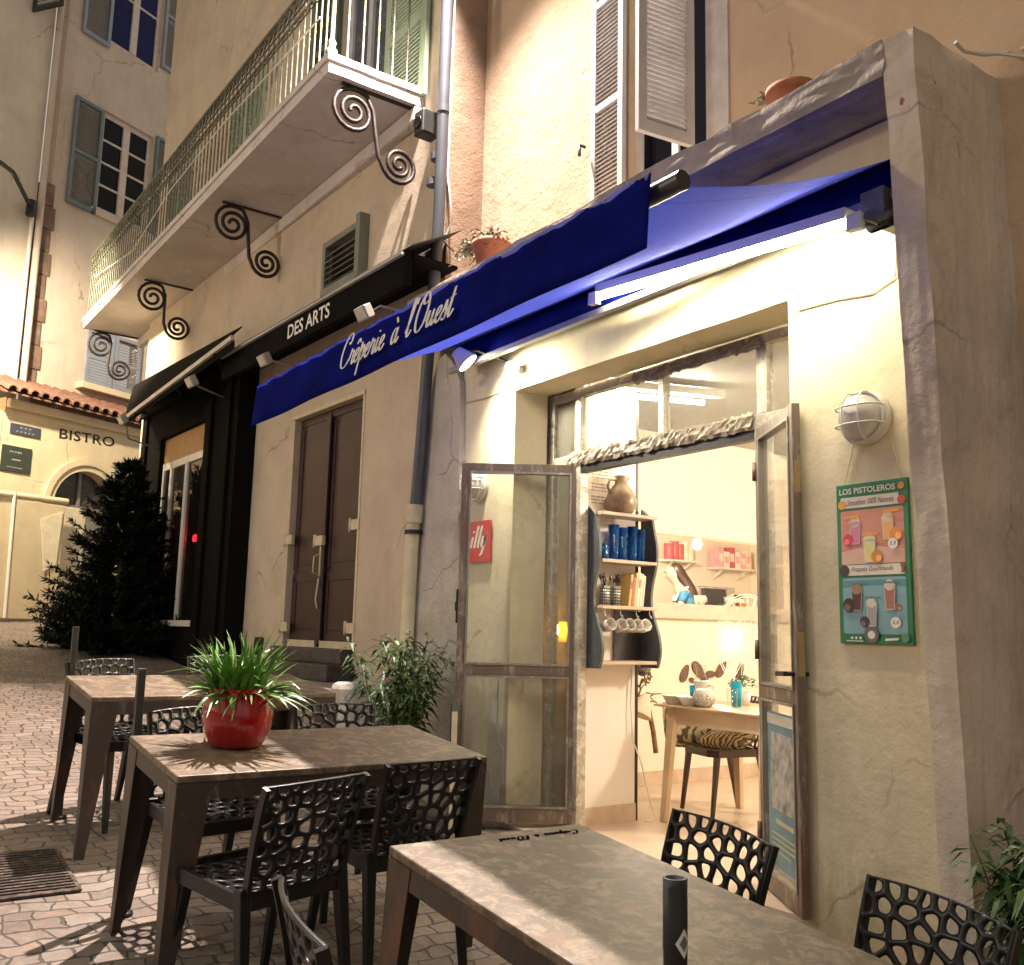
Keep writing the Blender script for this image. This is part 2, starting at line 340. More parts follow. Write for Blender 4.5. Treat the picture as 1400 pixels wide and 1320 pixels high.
m_intgrey = simple('interior_grey_paint', (.42,.40,.37), .85, var=.08, vs=3)
m_floor = simple('interior_floor_tile', (.62,.48,.36), .35, var=.10, vs=4)
m_skirt = simple('skirting_tile', (.55,.42,.31), .5, var=.12, vs=9)
m_steel = worn('old_brown_steel', (.16,.12,.095), (.44,.39,.32), .42, .45, .3, 9, (1,1,.3), (.17,.08,.045))
m_alu = worn('scuffed_grey_steel', (.27,.25,.225), (.55,.52,.47), .4, .4, .5, 12, (1,1,.5), (.16,.11,.08))
m_dirtyalu = worn('grimy_frame', (.36,.33,.27), (.62,.58,.50), .45, .45, .3, 16, (1,1,1), (.12,.10,.08))
m_black = simple('black_iron', (.018,.017,.017), .42, .2, .3, 20, .25, 120)
m_blackpl = simple('black_plastic', (.010,.010,.0105), .33, 0, .2, 6, .08, 160, spec=.38)
m_brownpl = simple('brown_plastic', (.045,.02,.012), .3, 0, .15, 6)
m_white = simple('white_enamel', (.72,.70,.64), .4, 0, .06, 10)
m_wood = simple('pale_wood', (.55,.40,.25), .5, 0, .1, 7, .1, 40)
m_glass = glass('door_glass', dirt=.09, refl=1.2, dirtc=(.62,.58,.48))
m_glassd = glass('dusty_glass', (.86,.87,.84), dirt=.22, refl=1.0, dirtc=(.42,.40,.35))
m_clear = glass('clear_glass', (.97,.97,.96), dirt=.0, refl=1.3)
m_dark = simple('dark_void', (.012,.011,.011), .6)

# ------------------------------------------------------------------ street
def sstep(a, b, x):
    t = max(0, min(1, (x-a)/(b-a))); return t*t*(3-2*t)
def gz(x, y):
    z = g(x); w = sstep(-7.0, -6.2, x); t = sstep(-1.35, -.45, y)
    return z + (min(z, .0) - z)*w*t
xs = [-70,-40,-25,-16] + [-15+i for i in range(8)] + [-7.2+.2*i for i in range(30)] + [-1,0,1,2.5,5,10,20,30]
ys = [-40,-20,-10,-6,-4,-3,-2,-1.5] + [-1.4+.1*i for i in range(12)] + [-.2,-.1,0,.1,.2,.33]
s = MB(); vi = {}
P = [(x, y, gz(x, y)) for x in xs for y in ys]; ny = len(ys)
s.add(P, [(i*ny+j, (i+1)*ny+j, (i+1)*ny+j+1, i*ny+j+1) for i in range(len(xs)-1) for j in range(ny-1)], True)
k = xs.index(-16)
P = [(x, y, g(-16)) for x in xs[:k+1] for y in (.33, 8, 40)]
s.add(P, [(i*3+j, (i+1)*3+j, (i+1)*3+j+1, i*3+j+1) for i in range(k) for j in range(2)], True)
o = s.build('street', m_pave, merge=True); o['kind'] = 'structure'

# ------------------------------------------------------------------ the creperie building
B = thing('creperie_building', 'ochre building with a lit cream shopfront, glazed double doors open and a blue awning', 'building', (-4.2,.3,0))
XL, XR = -5.35, -3.0
fw_ = MB().wall(-6.03, -2.2, -.45, 3.6, 0, .28, [(XL, XR, -.45, 2.9)])
fw_.build('shopfront_wall', m_cream, B, cuts=6, merge=True, jitter=.006, jscale=3)
p = [onY(*q, -.045) for q in ((629,520),(627,760),(622,1003))]
pl = [onY(*q, -.045) for q in ((556,1010),(562,900),(575,700),(585,590),(592,520),(600,492),(608,484),(618,494))]
pts = [(a.x, -.045, a.z) for a in pl] + [(a.x, -.045, a.z) for a in p]
pts[0] = (pts[0][0]-.02, -.045, -.1); pts[-1] = (pts[-1][0], -.045, -.1)
MB().prism(pts, (0, .3, 0)).build('side_buttress', m_grey, B, jitter=.006, cuts=3)  # unlit stretch of wall: its shade is put into the greyer colour
q0 = onY(1212,150,-.3); q1 = onY(1295,1200,-.3); q2 = onY(1330,1180,-.3); q3 = onY(1246,34,-.3)
pp = [(q1.x, -.3, -.5), (q2.x+.02, -.3, -.5), (q3.x+.005, -.3, 3.77), (q0.x-.01, -.3, 3.77)]
MB().prism(pp, (0, .66, 0)).build('corner_pillar', m_pillar, B, merge=True, cuts=20, jitter=.009, jscale=5)
a0 = onY(556,411,-.3)
MB().box(a0.x, q0.x-.012, -.3, .345, 3.61, 3.775).build('roof_slab', m_parapet, B, merge=True, cuts=24, jitter=.020, jscale=5)
WX0, WX1, WZ0, WZ1 = -4.58, -3.86, 3.98, 6.2
MB().wall(-6.78, 6, 3.6, 11, .35, .6, [(WX0, WX1, WZ0, WZ1)]).build('upper_wall', m_ochre, B)
MB().box(-2.18, 6, .348, .602, -.8, 3.6).build('side_wall', m_ochre, B)
# upstairs window with louvred shutters
w = MB(); w.box(WX0, WX0+.05, .42, .47, WZ0, WZ1); w.box(WX1-.05, WX1, .42, .47, WZ0, WZ1); w.box(WX0+.05, WX1-.05, .42, .47, WZ0, WZ0+.06); w.box((WX0+WX1)/2-.03,(WX0+WX1)/2+.03,.425,.465,WZ0+.06,WZ1)
m_lav = simple('lavender_grey_paint', (.50,.50,.52), .5, var=.1, vs=5)
wf = w.build('window', simple('white_window_paint', (.6,.6,.6), .5), B)
MB().box(WX0+.05, WX1-.05, .443, .447, WZ0+.06, WZ1).build('pane', glass('night_window_glass', (.10,.13,.25), .05, 1.0, (.05,.06,.12)), wf)
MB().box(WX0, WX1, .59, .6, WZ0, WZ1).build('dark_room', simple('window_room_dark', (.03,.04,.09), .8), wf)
MB().box(WX1+.001, WX1+.18, .335, .3495, WZ0-.4, 7).build('window_surround', simple('pale_window_surround', (.62,.57,.55), .8, bmp=.3), B)
def shutter(name, mat, parent, W, Hh, frame=.06, th=.035, mids=(.5,), slat=.035, M=None, slmat=None):
    """louvred shutter in its own plane: x 0..W, z 0..Hh, y 0..th"""
    f = MB(M); f.box(0, frame, 0, th, 0, Hh); f.box(W-frame, W, 0, th, 0, Hh); zz = [0] + [m*Hh for m in mids] + [Hh]
    f.box(frame, W-frame, 0, th, 0, frame*1.3); f.box(frame, W-frame, 0, th, Hh-frame, Hh)
    for m_ in mids: f.box(frame, W-frame, 0, th, m_*Hh-frame/2, m_*Hh+frame/2)
    o = f.build(name, mat, parent)
    l = MB(M); n = int(Hh/slat)
    for i in range(n):
        z = frame*1.3 + i*slat
        if z + slat > Hh-frame or any(abs(z+slat/2-m_*Hh) < frame/2+slat*.5 for m_ in mids): continue
        l.obox((W/2, th/2, z+slat/2), ((W-2*frame)/2,0,0), (0,th*.46,slat*.24), (0,-.003,.003))
    lo = l.build('louvres', slmat or mat, o); return o
m_shw = simple('greyed_white_shutter_paint', (.52,.51,.49), .55, var=.1, vs=6, bmp=.15)
m_shb = simple('grey_blue_shutter_paint', (.34,.36,.42), .55, var=.12, vs=6)
shutter('shutter', m_shw, B, .35, 2.15, .05, .035, (.38,.75), .032, Matrix.Translation((-4.93,.30,4.06)) @ Matrix.Rotation(R(-2),4,'Z'))
shutter('shutter', m_shw, B, .42, 2.2, .06, .035, (.62,), .034, Matrix.Translation((-3.98,.33,4.22)) @ Matrix.Rotation(R(-97),4,'Z'))
h = MB(); h.tube([(-4.95,.27,4.62),(-4.95,.22,4.62),(-4.95,.22,4.54)], .012, 6); h.tube([(-4.95,.3,4.15),(-4.95,.25,4.15),(-4.95,.25,4.08)], .012, 6); h.build('shutter_catch', m_black, B)

# shop door frame: posts, transom, sidelights
YF = .3; ZT0, ZT1, ZH = 2.37, 2.45, 2.84
f = MB()
f.box(XL+.0, XL+.055, YF, YF+.06, .02, 2.9); f.box(-5.06, -4.985, YF-.01, YF+.065, .02, ZT0)
f.box(-5.06, -5.0, YF, YF+.06, ZT1, ZH)
f.box(-3.48, -3.41, YF-.01, YF+.065, .02, ZT0); f.box(-3.47, -3.40, YF, YF+.06, ZT1, ZH); f.box(XR-.05, XR, YF, YF+.06, .02, 2.9)
f.box(XL+.055, XR-.05, YF, YF+.06, ZT0, ZT1); f.box(XL+.055, XR-.05, YF, YF+.06, ZH, 2.9)
f.box(-4.245, -4.195, YF, YF+.06, ZT1, ZH)
fr = f.build('door_frame', m_dirtyalu, B, bevel=.004)
for (x0, x1, z0, z1, gm) in ((XL+.055,-5.06,ZT1,ZH,m_glassd),(-5.0,-4.245,ZT1,ZH,m_glassd),(-4.195,-3.47,ZT1,ZH,m_glassd),(-3.40,XR-.05,ZT1,ZH,m_glassd),(XL+.055,-5.06,.02,ZT0,m_glass),(-3.41,XR-.05,.02,ZT0,m_glass)):
    MB().box(x0, x1, YF+.026, YF+.032, z0, z1).build('pane', gm, fr)
MB().box(-4.985, -3.48, YF+.0, YF+.05, ZT0-.055, ZT0-.001).build('head_rail', m_black, fr)
# crumpled foil along the transom and the head
def foil(x0, x1, z0, z1, name):
    n = int((x1-x0)/.022); mrow = 5; b = MB(); vs = []
    for i in range(n+1):
        for j in range(mrow+1):
            x = x0+(x1-x0)*i/n; z = z0+(z1-z0)*j/mrow + (rnd.uniform(-.009,.009) if j in (0, mrow) else 0)
            vs.append((x+rnd.uniform(-.008,.008), YF-.006-rnd.uniform(0,.014)-(.010 if 0 < j < mrow else 0), z))
    b.add(vs, [(i*(mrow+1)+j, (i+1)*(mrow+1)+j, (i+1)*(mrow+1)+j+1, i*(mrow+1)+j+1) for i in range(n) for j in range(mrow)])
    return b.build(name, worn('crumpled_foil', (.24,.20,.155), (.52,.47,.39), .42, .5, .3, 11), B, normals=True)
foil(-5.12, -3.49, ZT0-.005, ZT1+.012, 'foil_strip'); foil(-4.45, -3.42, ZH-.03, ZH+.045, 'foil_strip')
# peeled paint at the left corner of the opening
rp = random.Random(12)
def peel(cx, cz, w, h, n, name, mat, y):
    pts = []
    for k in range(n):
        a_ = 2*math.pi*k/n; r_ = rp.uniform(.6,1.05); pts.append((cx+w*r_*math.cos(a_), y, cz+h*r_*math.sin(a_)))
    MB().prism(pts, (0,.004,0)).build(name, mat, B)
m_peel = plaster('bared_white_plaster', (.66,.63,.56), .8, (.3,.26,.2), .4, .5, 30, None, .1)
peel(-5.47,.36,.10,.34,26,'peeled_patch',m_peel,-.0075); peel(-5.50,.78,.045,.22,18,'peeled_patch',m_peel,-.0085); peel(-5.55,.22,.06,.12,14,'peeled_patch',m_grey,-.0105)
# door leaves
def leaf(hx, hy, ang, W, Hh, z0, side, mat):
    """hinged at local x=0, running along +x for side=1; handle near x=W"""
    M_ = Matrix.Translation((hx, hy, z0)) @ Matrix.Rotation(ang, 4, 'Z'); t = .04
    f = MB(M_); sw = .052
    f.box(0, sw, -t/2, t/2, 0, Hh); f.box(W-sw, W, -t/2, t/2, 0, Hh)
    f.box(sw, W-sw, -t/2, t/2, Hh-.055, Hh); f.box(sw, W-sw, -t/2, t/2, 0, .09); f.box(sw, W-sw, -t/2, t/2, .92, .985)
    o = f.build('door_leaf', mat, B, bevel=.004)
    b = MB(M_)
    for (za, zb) in ((.985, Hh-.055), (.09, .92)):
        for (xa, xb, zc, zd) in ((sw, sw+.014, za, zb), (W-sw-.014, W-sw, za, zb), (sw+.014, W-sw-.014, zb-.014, zb), (sw+.014, W-sw-.014, za, za+.014)):
            b.box(xa, xb, -t/2-.006, t/2+.006, zc, zd)
    b.build('glazing_bead', m_alu, o)
    MB(M_).box(sw+.005, W-sw-.005, -.003, .003, .985, Hh-.055).build('pane', m_glass, o)
    MB(M_).box(sw+.005, W-sw-.005, -.003, .003, .09, .92).build('pane', m_glass, o)
    return o, M_
ang_l = math.atan2(-.65, -.44); ang_r = math.atan2(-.34, .52)
dl, Ml = leaf(-5.03, .32, ang_l, .79, 2.32, .05, 1, m_steel)
k_ = MB(Ml); k_.box(.79, .803, -.022, .022, 1.25, 1.47); k_.box(.79, .81, -.012, .012, 1.33, 1.39); k_.build('lock_plate', m_black, dl, bevel=.003)
dr_, Mr = leaf(-3.45, .29, ang_r, .625, 2.33, .03, 1, m_steel)
m_brass = simple('brass_lock_plate', (.35,.25,.12), .4, .6)
for za, zb in ((1.05,1.25),(1.9,2.05)): MB(Mr).box(.625, .631, -.014, .014, za, zb).build('lock_plate', m_brass, dr_)
k_ = MB(Mr)
for sg in (-1, 1):
    k_.tube([(.585, sg*.02, 1.06), (.585, sg*.065, 1.06)], .011, 8); k_.bar((.595, sg*.065, 1.06), (.465, sg*.065, 1.055), .018, .022)
k_.build('handle', m_black, dr_)
for M_, d_ in ((Ml, dl), (Mr, dr_)):
    for zz in (.25, 1.16, 2.1):
        MB(M_).lathe([(0,-.05),(.012,-.05),(.012,.05),(0,.05)], (-.004, -.026, zz), 10).build('hinge', m_steel, d_)

# ------------------------------------------------------------------ inside
MB().box(-6.15, -2.06, 0, 4.6, -.3, .02).build('interior_floor', m_floor, B)
MB().box(-6.3, -2.2, .3, 4.6, 3.02, 3.12).build('ceiling', m_intgrey, B)
MB().box(-6.3, -2.06, 4.5, 4.62, 0, 3.02).build('interior_wall', m_int, B)
MB().box(-2.199, -2.06, .365, 4.5, 0, 3.3).build('interior_wall', m_int, B)
wl = MB(Matrix.Translation((-6.15,0,0)) @ Matrix.Rotation(R(90),4,'Z'))
wl.wall(.3, 4.5, .02, 3.02, 0, .14, [(1.2, 3.9, 1.53, 2.13)]); wl.build('interior_wall', m_int, B)
MB().box(-6.15, -6.13, .3, 4.5, .02, .13).build('skirting', m_skirt, B)
MB().box(-6.33, -6.10, 1.2, 3.9, 1.40, 1.528).build('serving_counter', simple('pink_beige_stone', (.68,.52,.42), .5, var=.1, vs=9), B)
MB().box(-5.15, -5.05, .37, .845, .02, 3.02).build('partition_wall', m_intw, B)
MB().box(-5.05, -5.038, .37, .845, .02, .135).build('skirting', m_skirt, B)
MB().box(-5.15, -5.045, .847, .868, .02, 3.02).build('corner_trim', m_black, B)
MB().box(-6.14, -5.16, .62, .66, .02, 3.02).build('interior_wall', simple('yellowish_old_wall', (.62,.54,.34), .8, var=.25, vs=3), B)
# kitchen beyond the hatch
MB().box(-12.1, -6.29, 1.0, 10, .2, .45).build('kitchen_floor', m_floor, B)
MB().box(-12.1, -6.29, 1.0, 10, 3.3, 3.4).build('ceiling', m_intw, B)
MB().box(-12.1, -12, 1.0, 10, .45, 3.3).build('kitchen_wall', m_int, B)
MB().box(-12, -6.29, 9.9, 10, .45, 3.3).build('kitchen_wall', m_int, B)
MB().box(-12, -6.29, 1.0, 1.1, .45, 3.3).build('kitchen_wall', m_int, B)
# ------------------------------------------------------------------ things inside
FZ = .02
# shelf with wavy sides on the partition, open towards +x
S = thing('wall_shelf', 'wall shelf with dark wavy side boards hanging on the partition just inside the open door', 'shelf', (-5.03,.62,1.07))
m_slate = simple('slate_grey_board', (.075,.08,.085), .6, var=.25, vs=12)
m_board = simple('shelf_board_wood', (.50,.38,.28), .5, var=.12, vs=8)
def wavy(y0, y1):
    pts = [(-5.035, 1.03)]
    n = 26
    for i in range(n+1):
        t = i/n; z = 1.03 + t*1.09
        x = -4.895 + .042*math.sin(t*math.pi*3.3+.6) + .02*math.sin(t*7) - (.10*max(0, t-.93)/.07)
        pts.append((x, z))
    pts.append((-5.035, 2.12))
    return MB().prism([(x, y0, z) for x, z in pts], (0, y1-y0, 0))
wavy(.372, .392).build('side_board', m_slate, S); wavy(.88, .90).build('side_board', m_slate, S)
for z in (1.055, 1.415, 1.72, 2.035): MB().box(-5.03, -4.865, .393, .879, z, z+.022).build('shelf_board', m_board, S, bevel=.002)
MB().box(-5.034, -5.031, .64, .879, 1.08, 1.41).build('back_board', simple('speckled_dark_board', (.03,.025,.03), .4, var=.4, vs=60), S)
hk = MB()
for yy in (.44, .58, .72, .84): hk.tube([(-4.90,yy,1.41),(-4.90,yy,1.385),(-4.895,yy+.008,1.365),(-4.885,yy+.006,1.362),(-4.88,yy,1.375)], .004, 6)
hk.build('cup_hook', m_white, S)
def lathe_thing(name, label, cat, prof, loc, mat, n=20, group=None, part=None, extra=None):
    t = thing(name, label, cat, loc, 0, group); MB(Matrix.Translation(loc)).lathe(prof, n=n).build(part or 'body', mat, t)
    if extra: extra(t, loc)
    return t
m_stone = simple('stoneware', (.30,.21,.13), .32, var=.25, vs=18)
def jug_handle(t, c):
    c = Vector(c); MB().tube([c+Vector((0,-.045,.235)), c+Vector((0,-.10,.23)), c+Vector((0,-.115,.18)), c+Vector((0,-.085,.12))], .011, 8).build('handle', m_stone, t)
    MB().tube([c+Vector((0,.045,.235)), c+Vector((0,.07,.26))], .013, 8).build('spout', m_stone, t)
lathe_thing('jug', 'brown stoneware jug standing on top of the wavy shelf', 'jug', [(0,0),(.075,0),(.105,.05),(.108,.10),(.085,.16),(.045,.21),(.04,.24),(.048,.265),(.036,.262),(.033,.22)], (-4.95,.62,2.058), m_stone, extra=jug_handle)
m_blue = glass('blue_glass', (.03,.22,.62), .30, 1.5, (.02,.16,.42))
for i in range(5):
    y = .462 + i*.083; x = -4.945 + (i%2)*.012
    gcup = thing('stacked_glasses', ['', ][0] or ('stack of blue glasses on the second shelf board, ' + ['first from the door','second from the door','third from the door, in the middle','fourth from the door','fifth and farthest from the door'][i]), 'glasses', (x,y,1.742), 0, 'stacks of blue glasses on the shelf')
    hgt = .11 if i == 0 else .225 + .012*(i%2)
    MB().lathe([(0,0),(.029,0),(.033,.035),(.031,.04),(.036,.075),(.033,.08),(.037,.11)] if i == 0 else [(0,0),(.030,0),(.034,.05),(.031,.055),(.036,.105),(.032,.11),(.037,.16),(.033,.165),(.038,hgt),(.034,hgt),(.03,.17)], (x,y,1.742), 16).build('glass', m_blue, gcup)
m_holed = simple('perforated_steel', (.55,.53,.5), .35, .6, .15, 20)
for i, y in enumerate((.465, .56)):
    t = thing('cutlery_holder', 'perforated steel cutlery holder on the shelf, ' + ('nearest the door' if i == 0 else 'between the other holder and the books'), 'cutlery holder', (-4.93,y,1.437), 0, 'cutlery holders on the shelf')
    MB().lathe([(0,0),(.034,0),(.036,.13),(.032,.13),(.030,.01)], (-4.93,y,1.437), 16).build('can', m_holed, t)
    d = MB()
    for r_ in range(6):
        for k in range(9):
            th = -1.4 + 2.8*k/8; d.obox((-4.93+.0362*math.cos(th), y+.0362*math.sin(th), 1.452+r_*.019), (.0012*math.cos(th),.0012*math.sin(th),0), (-.004*math.sin(th),.004*math.cos(th),0), (0,0,.005))
    d.build('perforations', m_dark, t)
    c = MB()
    for k in range(9):
        a_ = rnd.uniform(0, 6.28); rr = rnd.uniform(.004,.022); p = Vector((-4.93+rr*math.cos(a_), y+rr*math.sin(a_), 1.45)); q = p + Vector((rnd.uniform(-.02,.03), rnd.uniform(-.03,.03), rnd.uniform(.15,.19)))
        c.bar(p, q, .007, .003); c.lathe([(0,-.016),(.009,-.008),(.010,.006),(0,.018)], q, 8)
    c.build('cutlery', simple('dark_cutlery', (.10,.08,.07), .25, .7, .3, 20), t)
bk = [((.62,.36,.10),.022,.215),((.50,.12,.05),.02,.20),((.70,.55,.35),.016,.225),((.78,.68,.50),.024,.23),((.75,.70,.58),.018,.222),((.70,.60,.45),.015,.21)]
bl = ['orange book standing upright beside the cutlery holders','red book between the orange book and the pale books','slim tan book right of the red book','thick cream book in the row on the shelf','pale grey book second from the right end of the row','narrow beige book at the right end of the row']
y = .635
for (c_, th, hh), lb in zip(bk, bl):
    t = thing('book', lb, 'book', (-4.95,y+th/2,1.437), 0, 'books on the shelf'); Mx = Matrix.Translation((-4.95,y+th/2,1.437)) @ Matrix.Rotation(R(-7),4,'X')
    b_ = MB(Mx).box(-.065,.065,-th/2,-th/2+.002,0,hh); b_.box(-.065,.065,th/2-.002,th/2,0,hh); b_.box(.063,.066,-th/2+.002,th/2-.002,0,hh)
    b_.build('cover', simple('book_cover', c_, .5), t); MB(Mx).box(-.063,.062,-th/2+.0025,th/2-.0025,.004,hh-.004).build('pages', m_white, t)
    if th > .02: MB(Mx).box(.0662,.0672,-th*.35,th*.35,hh*.55,hh*.8).build('spine_label', simple('spine_label', (.12,.14,.16) if c_[0]<.65 else (.5,.2,.1), .5), t)
    y += th + .004
def cup(lbl, c, hgt=.075, r=.037, mat=None, ax=0):
    t = thing('cup', lbl, 'cup', c, 0, 'cups hanging under the shelf'); Mx = Matrix.Translation(c) @ Matrix.Rotation(R(ax), 4, 'Y')
    MB(Mx).lathe([(0,0),(r*.7,0),(r*.95,hgt*.4),(r,hgt),(r-.004,hgt),(r*.85,hgt*.4),(0,.006)], n=18).build('bowl', mat, t)
    MB(Mx).tube([(0,r*.9,hgt*.8),(0,r+.022,hgt*.75),(0,r+.024,hgt*.4),(0,r*.85,hgt*.25)], .004, 6).build('handle', mat, t)
m_cup = simple('grey_beige_cup', (.52,.46,.40), .3, var=.15)
for i, yy in enumerate((.46,.56,.63,.70,.77)):
    cup(['grey cup hanging alone on the hook nearest the door','second grey cup hanging under the shelf','middle grey cup in the row hanging under the shelf','fourth grey cup hanging under the shelf','pale cup at the far end of the row under the shelf'][i], (-4.93,yy,1.29), .085, .042, m_cup if i < 4 else m_white, 70)
# handwritten sheets on the partition
t = tag(MB().box(-5.0495,-5.0475,.42,.66,2.08,2.42).build('menu_sheet', simple('beige_paper', (.72,.60,.48), .8)), 'beige sheet of small writing on the partition above the shelf', 'menu sheet')
ln = MB()
for r_ in range(13):
    z = 2.395 - r_*.022
    if r_ in (5, 9): continue
    yy = .44
    while yy < .62:
        w_ = rnd.uniform(.01,.035); ln.box(-5.0474,-5.0468,yy,min(yy+w_,.645),z,z+.006); yy += w_+.009
ln.build('lines_of_writing', simple('grey_ink', (.18,.14,.12), .8), t, world=False)
# cable on the partition
tag(MB().tube([(-5.03,.80,1.03),(-5.028,.79,.8),(-5.02,.80,.55),(-5.0,.86,.4),(-4.98,.93,.12),(-4.96,.95,.05),(-4.93,.9,.03),(-4.95,.84,.035)], .005, 6).build('cable', m_white), 'white cable trailing from the shelf down to the floor by the partition corner', 'cable')
# ceiling tube
t = thing('ceiling_tube_light', 'lit fluorescent tube on the ceiling behind the dusty transom', 'tube light', (-4.85,.85,3.0))
MB().bar((-5.02,.40,2.965), (-4.70,1.36,2.965), .07, .05).build('housing', m_white, t); MB().tube([(-5.03,.459,2.90),(-4.766,1.234,2.90)], .016, 10).build('tube', emit('ceiling_tube_glow', (1,.89,.72), 230), t)
# wooden table with tableware
T = thing('dining_table', 'pale wooden table laid with crockery inside the shop', 'table', (-4.6,1.45,FZ))
MB().box(-5.1,-4.05,1.06,1.85,.745+FZ,.78).build('table_top', m_wood, T, bevel=.006)
MB().box(-5.02,-4.13,1.12,1.14,.65,.744+FZ).build('apron', m_wood, T)
for (x0, y0, x1, y1) in ((-4.98,1.14,-4.92,.99),(-4.98,1.77,-5.04,1.86),(-4.17,1.14,-4.11,1.04),(-4.17,1.77,-4.11,1.86)):
    MB().bar((x0,y0,.744+FZ), (x1,y1,FZ), .07, .045, (0,1,0), .045, .035).build('leg', m_wood, T)
TZ = .781
lathe_thing('carafe', 'clear glass carafe of water at the left end of the wooden table', 'carafe', [(0,0),(.05,0),(.055,.01),(.055,.16),(.035,.2),(.034,.24),(.045,.27),(.042,.27),(.03,.235),(.03,.2),(.05,.155),(.05,.012),(0,.01)], (-4.99,1.42,TZ), m_clear)
m_porc = simple('white_porcelain', (.78,.74,.68), .25, var=.03)
for i, (x, y) in enumerate(((-5.0,1.17),(-4.82,1.14))):
    lathe_thing('bowl', ('white bowl at the corner of the wooden table' if i == 0 else 'white bowl between the corner bowl and the speckled vase'), 'bowl', [(0,0),(.05,0),(.055,.005),(.085,.055),(.09,.06),(.08,.055),(.05,.012),(0,.01)], (x,y,TZ), m_porc, group='bowls on the wooden table')
def jh(t, c):
    c = Vector(c); MB().tube([c+Vector((.05,.0,.14)), c+Vector((.105,0,.135)), c+Vector((.11,0,.07)), c+Vector((.055,0,.03))], .008, 6).build('handle', m_porc, t)
    MB().tube([c+Vector((-.045,0,.135)), c+Vector((-.075,0,.165))], .016, 8, r_end=.008).build('spout', m_porc, t)
lathe_thing('milk_jug', 'white jug with a handle on the wooden table', 'jug', [(0,0),(.058,0),(.06,.01),(.052,.16),(.055,.165),(.048,.16),(.05,.01)], (-4.84,1.28,TZ), m_porc, extra=jh)
m_cyan = glass('cyan_glass', (.08,.62,.75), .6, 1.4, (.03,.50,.66))
for i, (x, y) in enumerate(((-4.93,1.30),(-4.66,1.42),(-4.56,1.27))):
    lathe_thing('tumbler', ['cyan tumbler close to the white jug','tall cyan tumbler behind the speckled vase','small cyan tumbler at the front right of the speckled vase'][i], 'tumbler', [(0,0),(.032,0),(.04,.13+.04*(i==1)),(.037,.13+.04*(i==1)),(.03,.008),(0,.008)], (x,y,TZ), m_cyan if i < 2 else m_clear, group='tumblers on the wooden table')
m_speck = simple('speckled_ceramic', (.60,.54,.45), .5, var=.7, vs=95)
lathe_thing('speckled_vase', 'round speckled vase near the front edge of the wooden table', 'vase', [(0,0),(.04,0),(.07,.03),(.078,.065),(.065,.105),(.035,.125),(.03,.12)], (-4.70,1.15,TZ), m_speck)
t = lathe_thing('potted_plant', 'small bushy green plant in a white pot on the wooden table', 'plant', [(0,0),(.045,0),(.06,.09),(.055,.09),(.05,.07),(0,.07)], (-4.78,1.62,TZ), m_porc, part='pot')
m_leaf2 = simple('soft_green_leaf', (.06,.14,.035), .5, var=.4, vs=30)
l = MB()
for i in range(220):
    a_ = rnd.uniform(0,6.28); e_ = rnd.uniform(-.1,1.5); r_ = .09*rnd.uniform(.4,1)**.5
    c = Vector((-4.78,1.62,TZ+.13)) + Vector((math.cos(a_)*math.cos(e_)*1.15, math.sin(a_)*math.cos(e_)*1.15, math.sin(e_)*.85))*r_
    d = Vector((rnd.uniform(-1,1),rnd.uniform(-1,1),rnd.uniform(-.3,1))).normalized()*.016; e = d.cross(Vector((rnd.random(),rnd.random(),rnd.random()))).normalized()*.006
    l.add([c-d, c+e, c+d, c-e], [(0,1,2,3)])
l.build('foliage', m_leaf2, t)
# low ledge right of the table carries nothing; brown petals on the wall
m_pet = simple('brown_leather_petal', (.12,.06,.04), .5, var=.3, vs=20)
w_ = thing('wall_ornament', 'cluster of dark brown petal shapes fixed to the cream wall behind the table', 'ornament', (-6.15,2.6,1.0))
for i, (px, py, a_, sz) in enumerate(((936,921,60,.085),(955,917,-45,.10),(972,922,0,.065),(986,915,50,.09),(963,930,20,.05),(1012,918,70,.08),(947,931,-20,.045))):
    c = onX(px, py, -6.142); ca, sa = math.cos(R(a_)), math.sin(R(a_)); pts = []
    for k in range(14):
        th = 2*math.pi*k/14; u_ = sz*math.cos(th); v_ = sz*.48*math.sin(th)*(1-.25*math.cos(th)); pts.append((-6.148, c.y+u_*ca-v_*sa, c.z+u_*sa+v_*ca))
    MB().prism(pts, (.012,0,0)).build('petal', m_pet, w_)
# lace of white cord and little lamp
c0 = onX(1022, 876, -6.14); r0 = abs(onX(978, 874, -6.14).y - c0.y)
w_ = thing('cord_rosette', 'large round lace rosette of glowing white cord on the cream wall below the counter', 'wall rosette', c0)
b_ = MB()
def ring(r, th=.004): b_.tube([(-6.135, c0.y+r*math.cos(a), c0.z+r*math.sin(a)) for a in [2*math.pi*k/48 for k in range(49)]], th, 5, caps=False)
for r in (r0, r0*.95, r0*.5, r0*.2): ring(r)
for k in range(24):
    a1, a2, a3 = 2*math.pi*k/24, 2*math.pi*(k+.5)/24, 2*math.pi*(k+1)/24
    P_ = lambda r, a: (-6.133, c0.y+r*math.cos(a), c0.z+r*math.sin(a))
    b_.tube([P_(r0*.95,a1), P_(r0*.5,a2), P_(r0*.95,a3)], .004, 5); b_.tube([P_(r0*.5,a1), P_(r0*.2,a2)], .0035, 5)
b_.build('cord', emit('glowing_white_cord', (1,.90,.74), .22), w_)
lp = onX(1009, 874, -6.08)
w_ = thing('globe_lamp', 'tiny lit globe lamp in front of the cord rosette', 'lamp', lp); MB().lathe([(0,-.04),(.03,-.028),(.04,0),(.03,.028),(0,.04)], lp, 14).build('globe', emit('globe_glow', (1,.85,.6), 18), w_)
MB().box(-6.14,lp.x,lp.y-.008,lp.y+.008,lp.z+.041,lp.z+.055).build('bracket', m_white, w_)
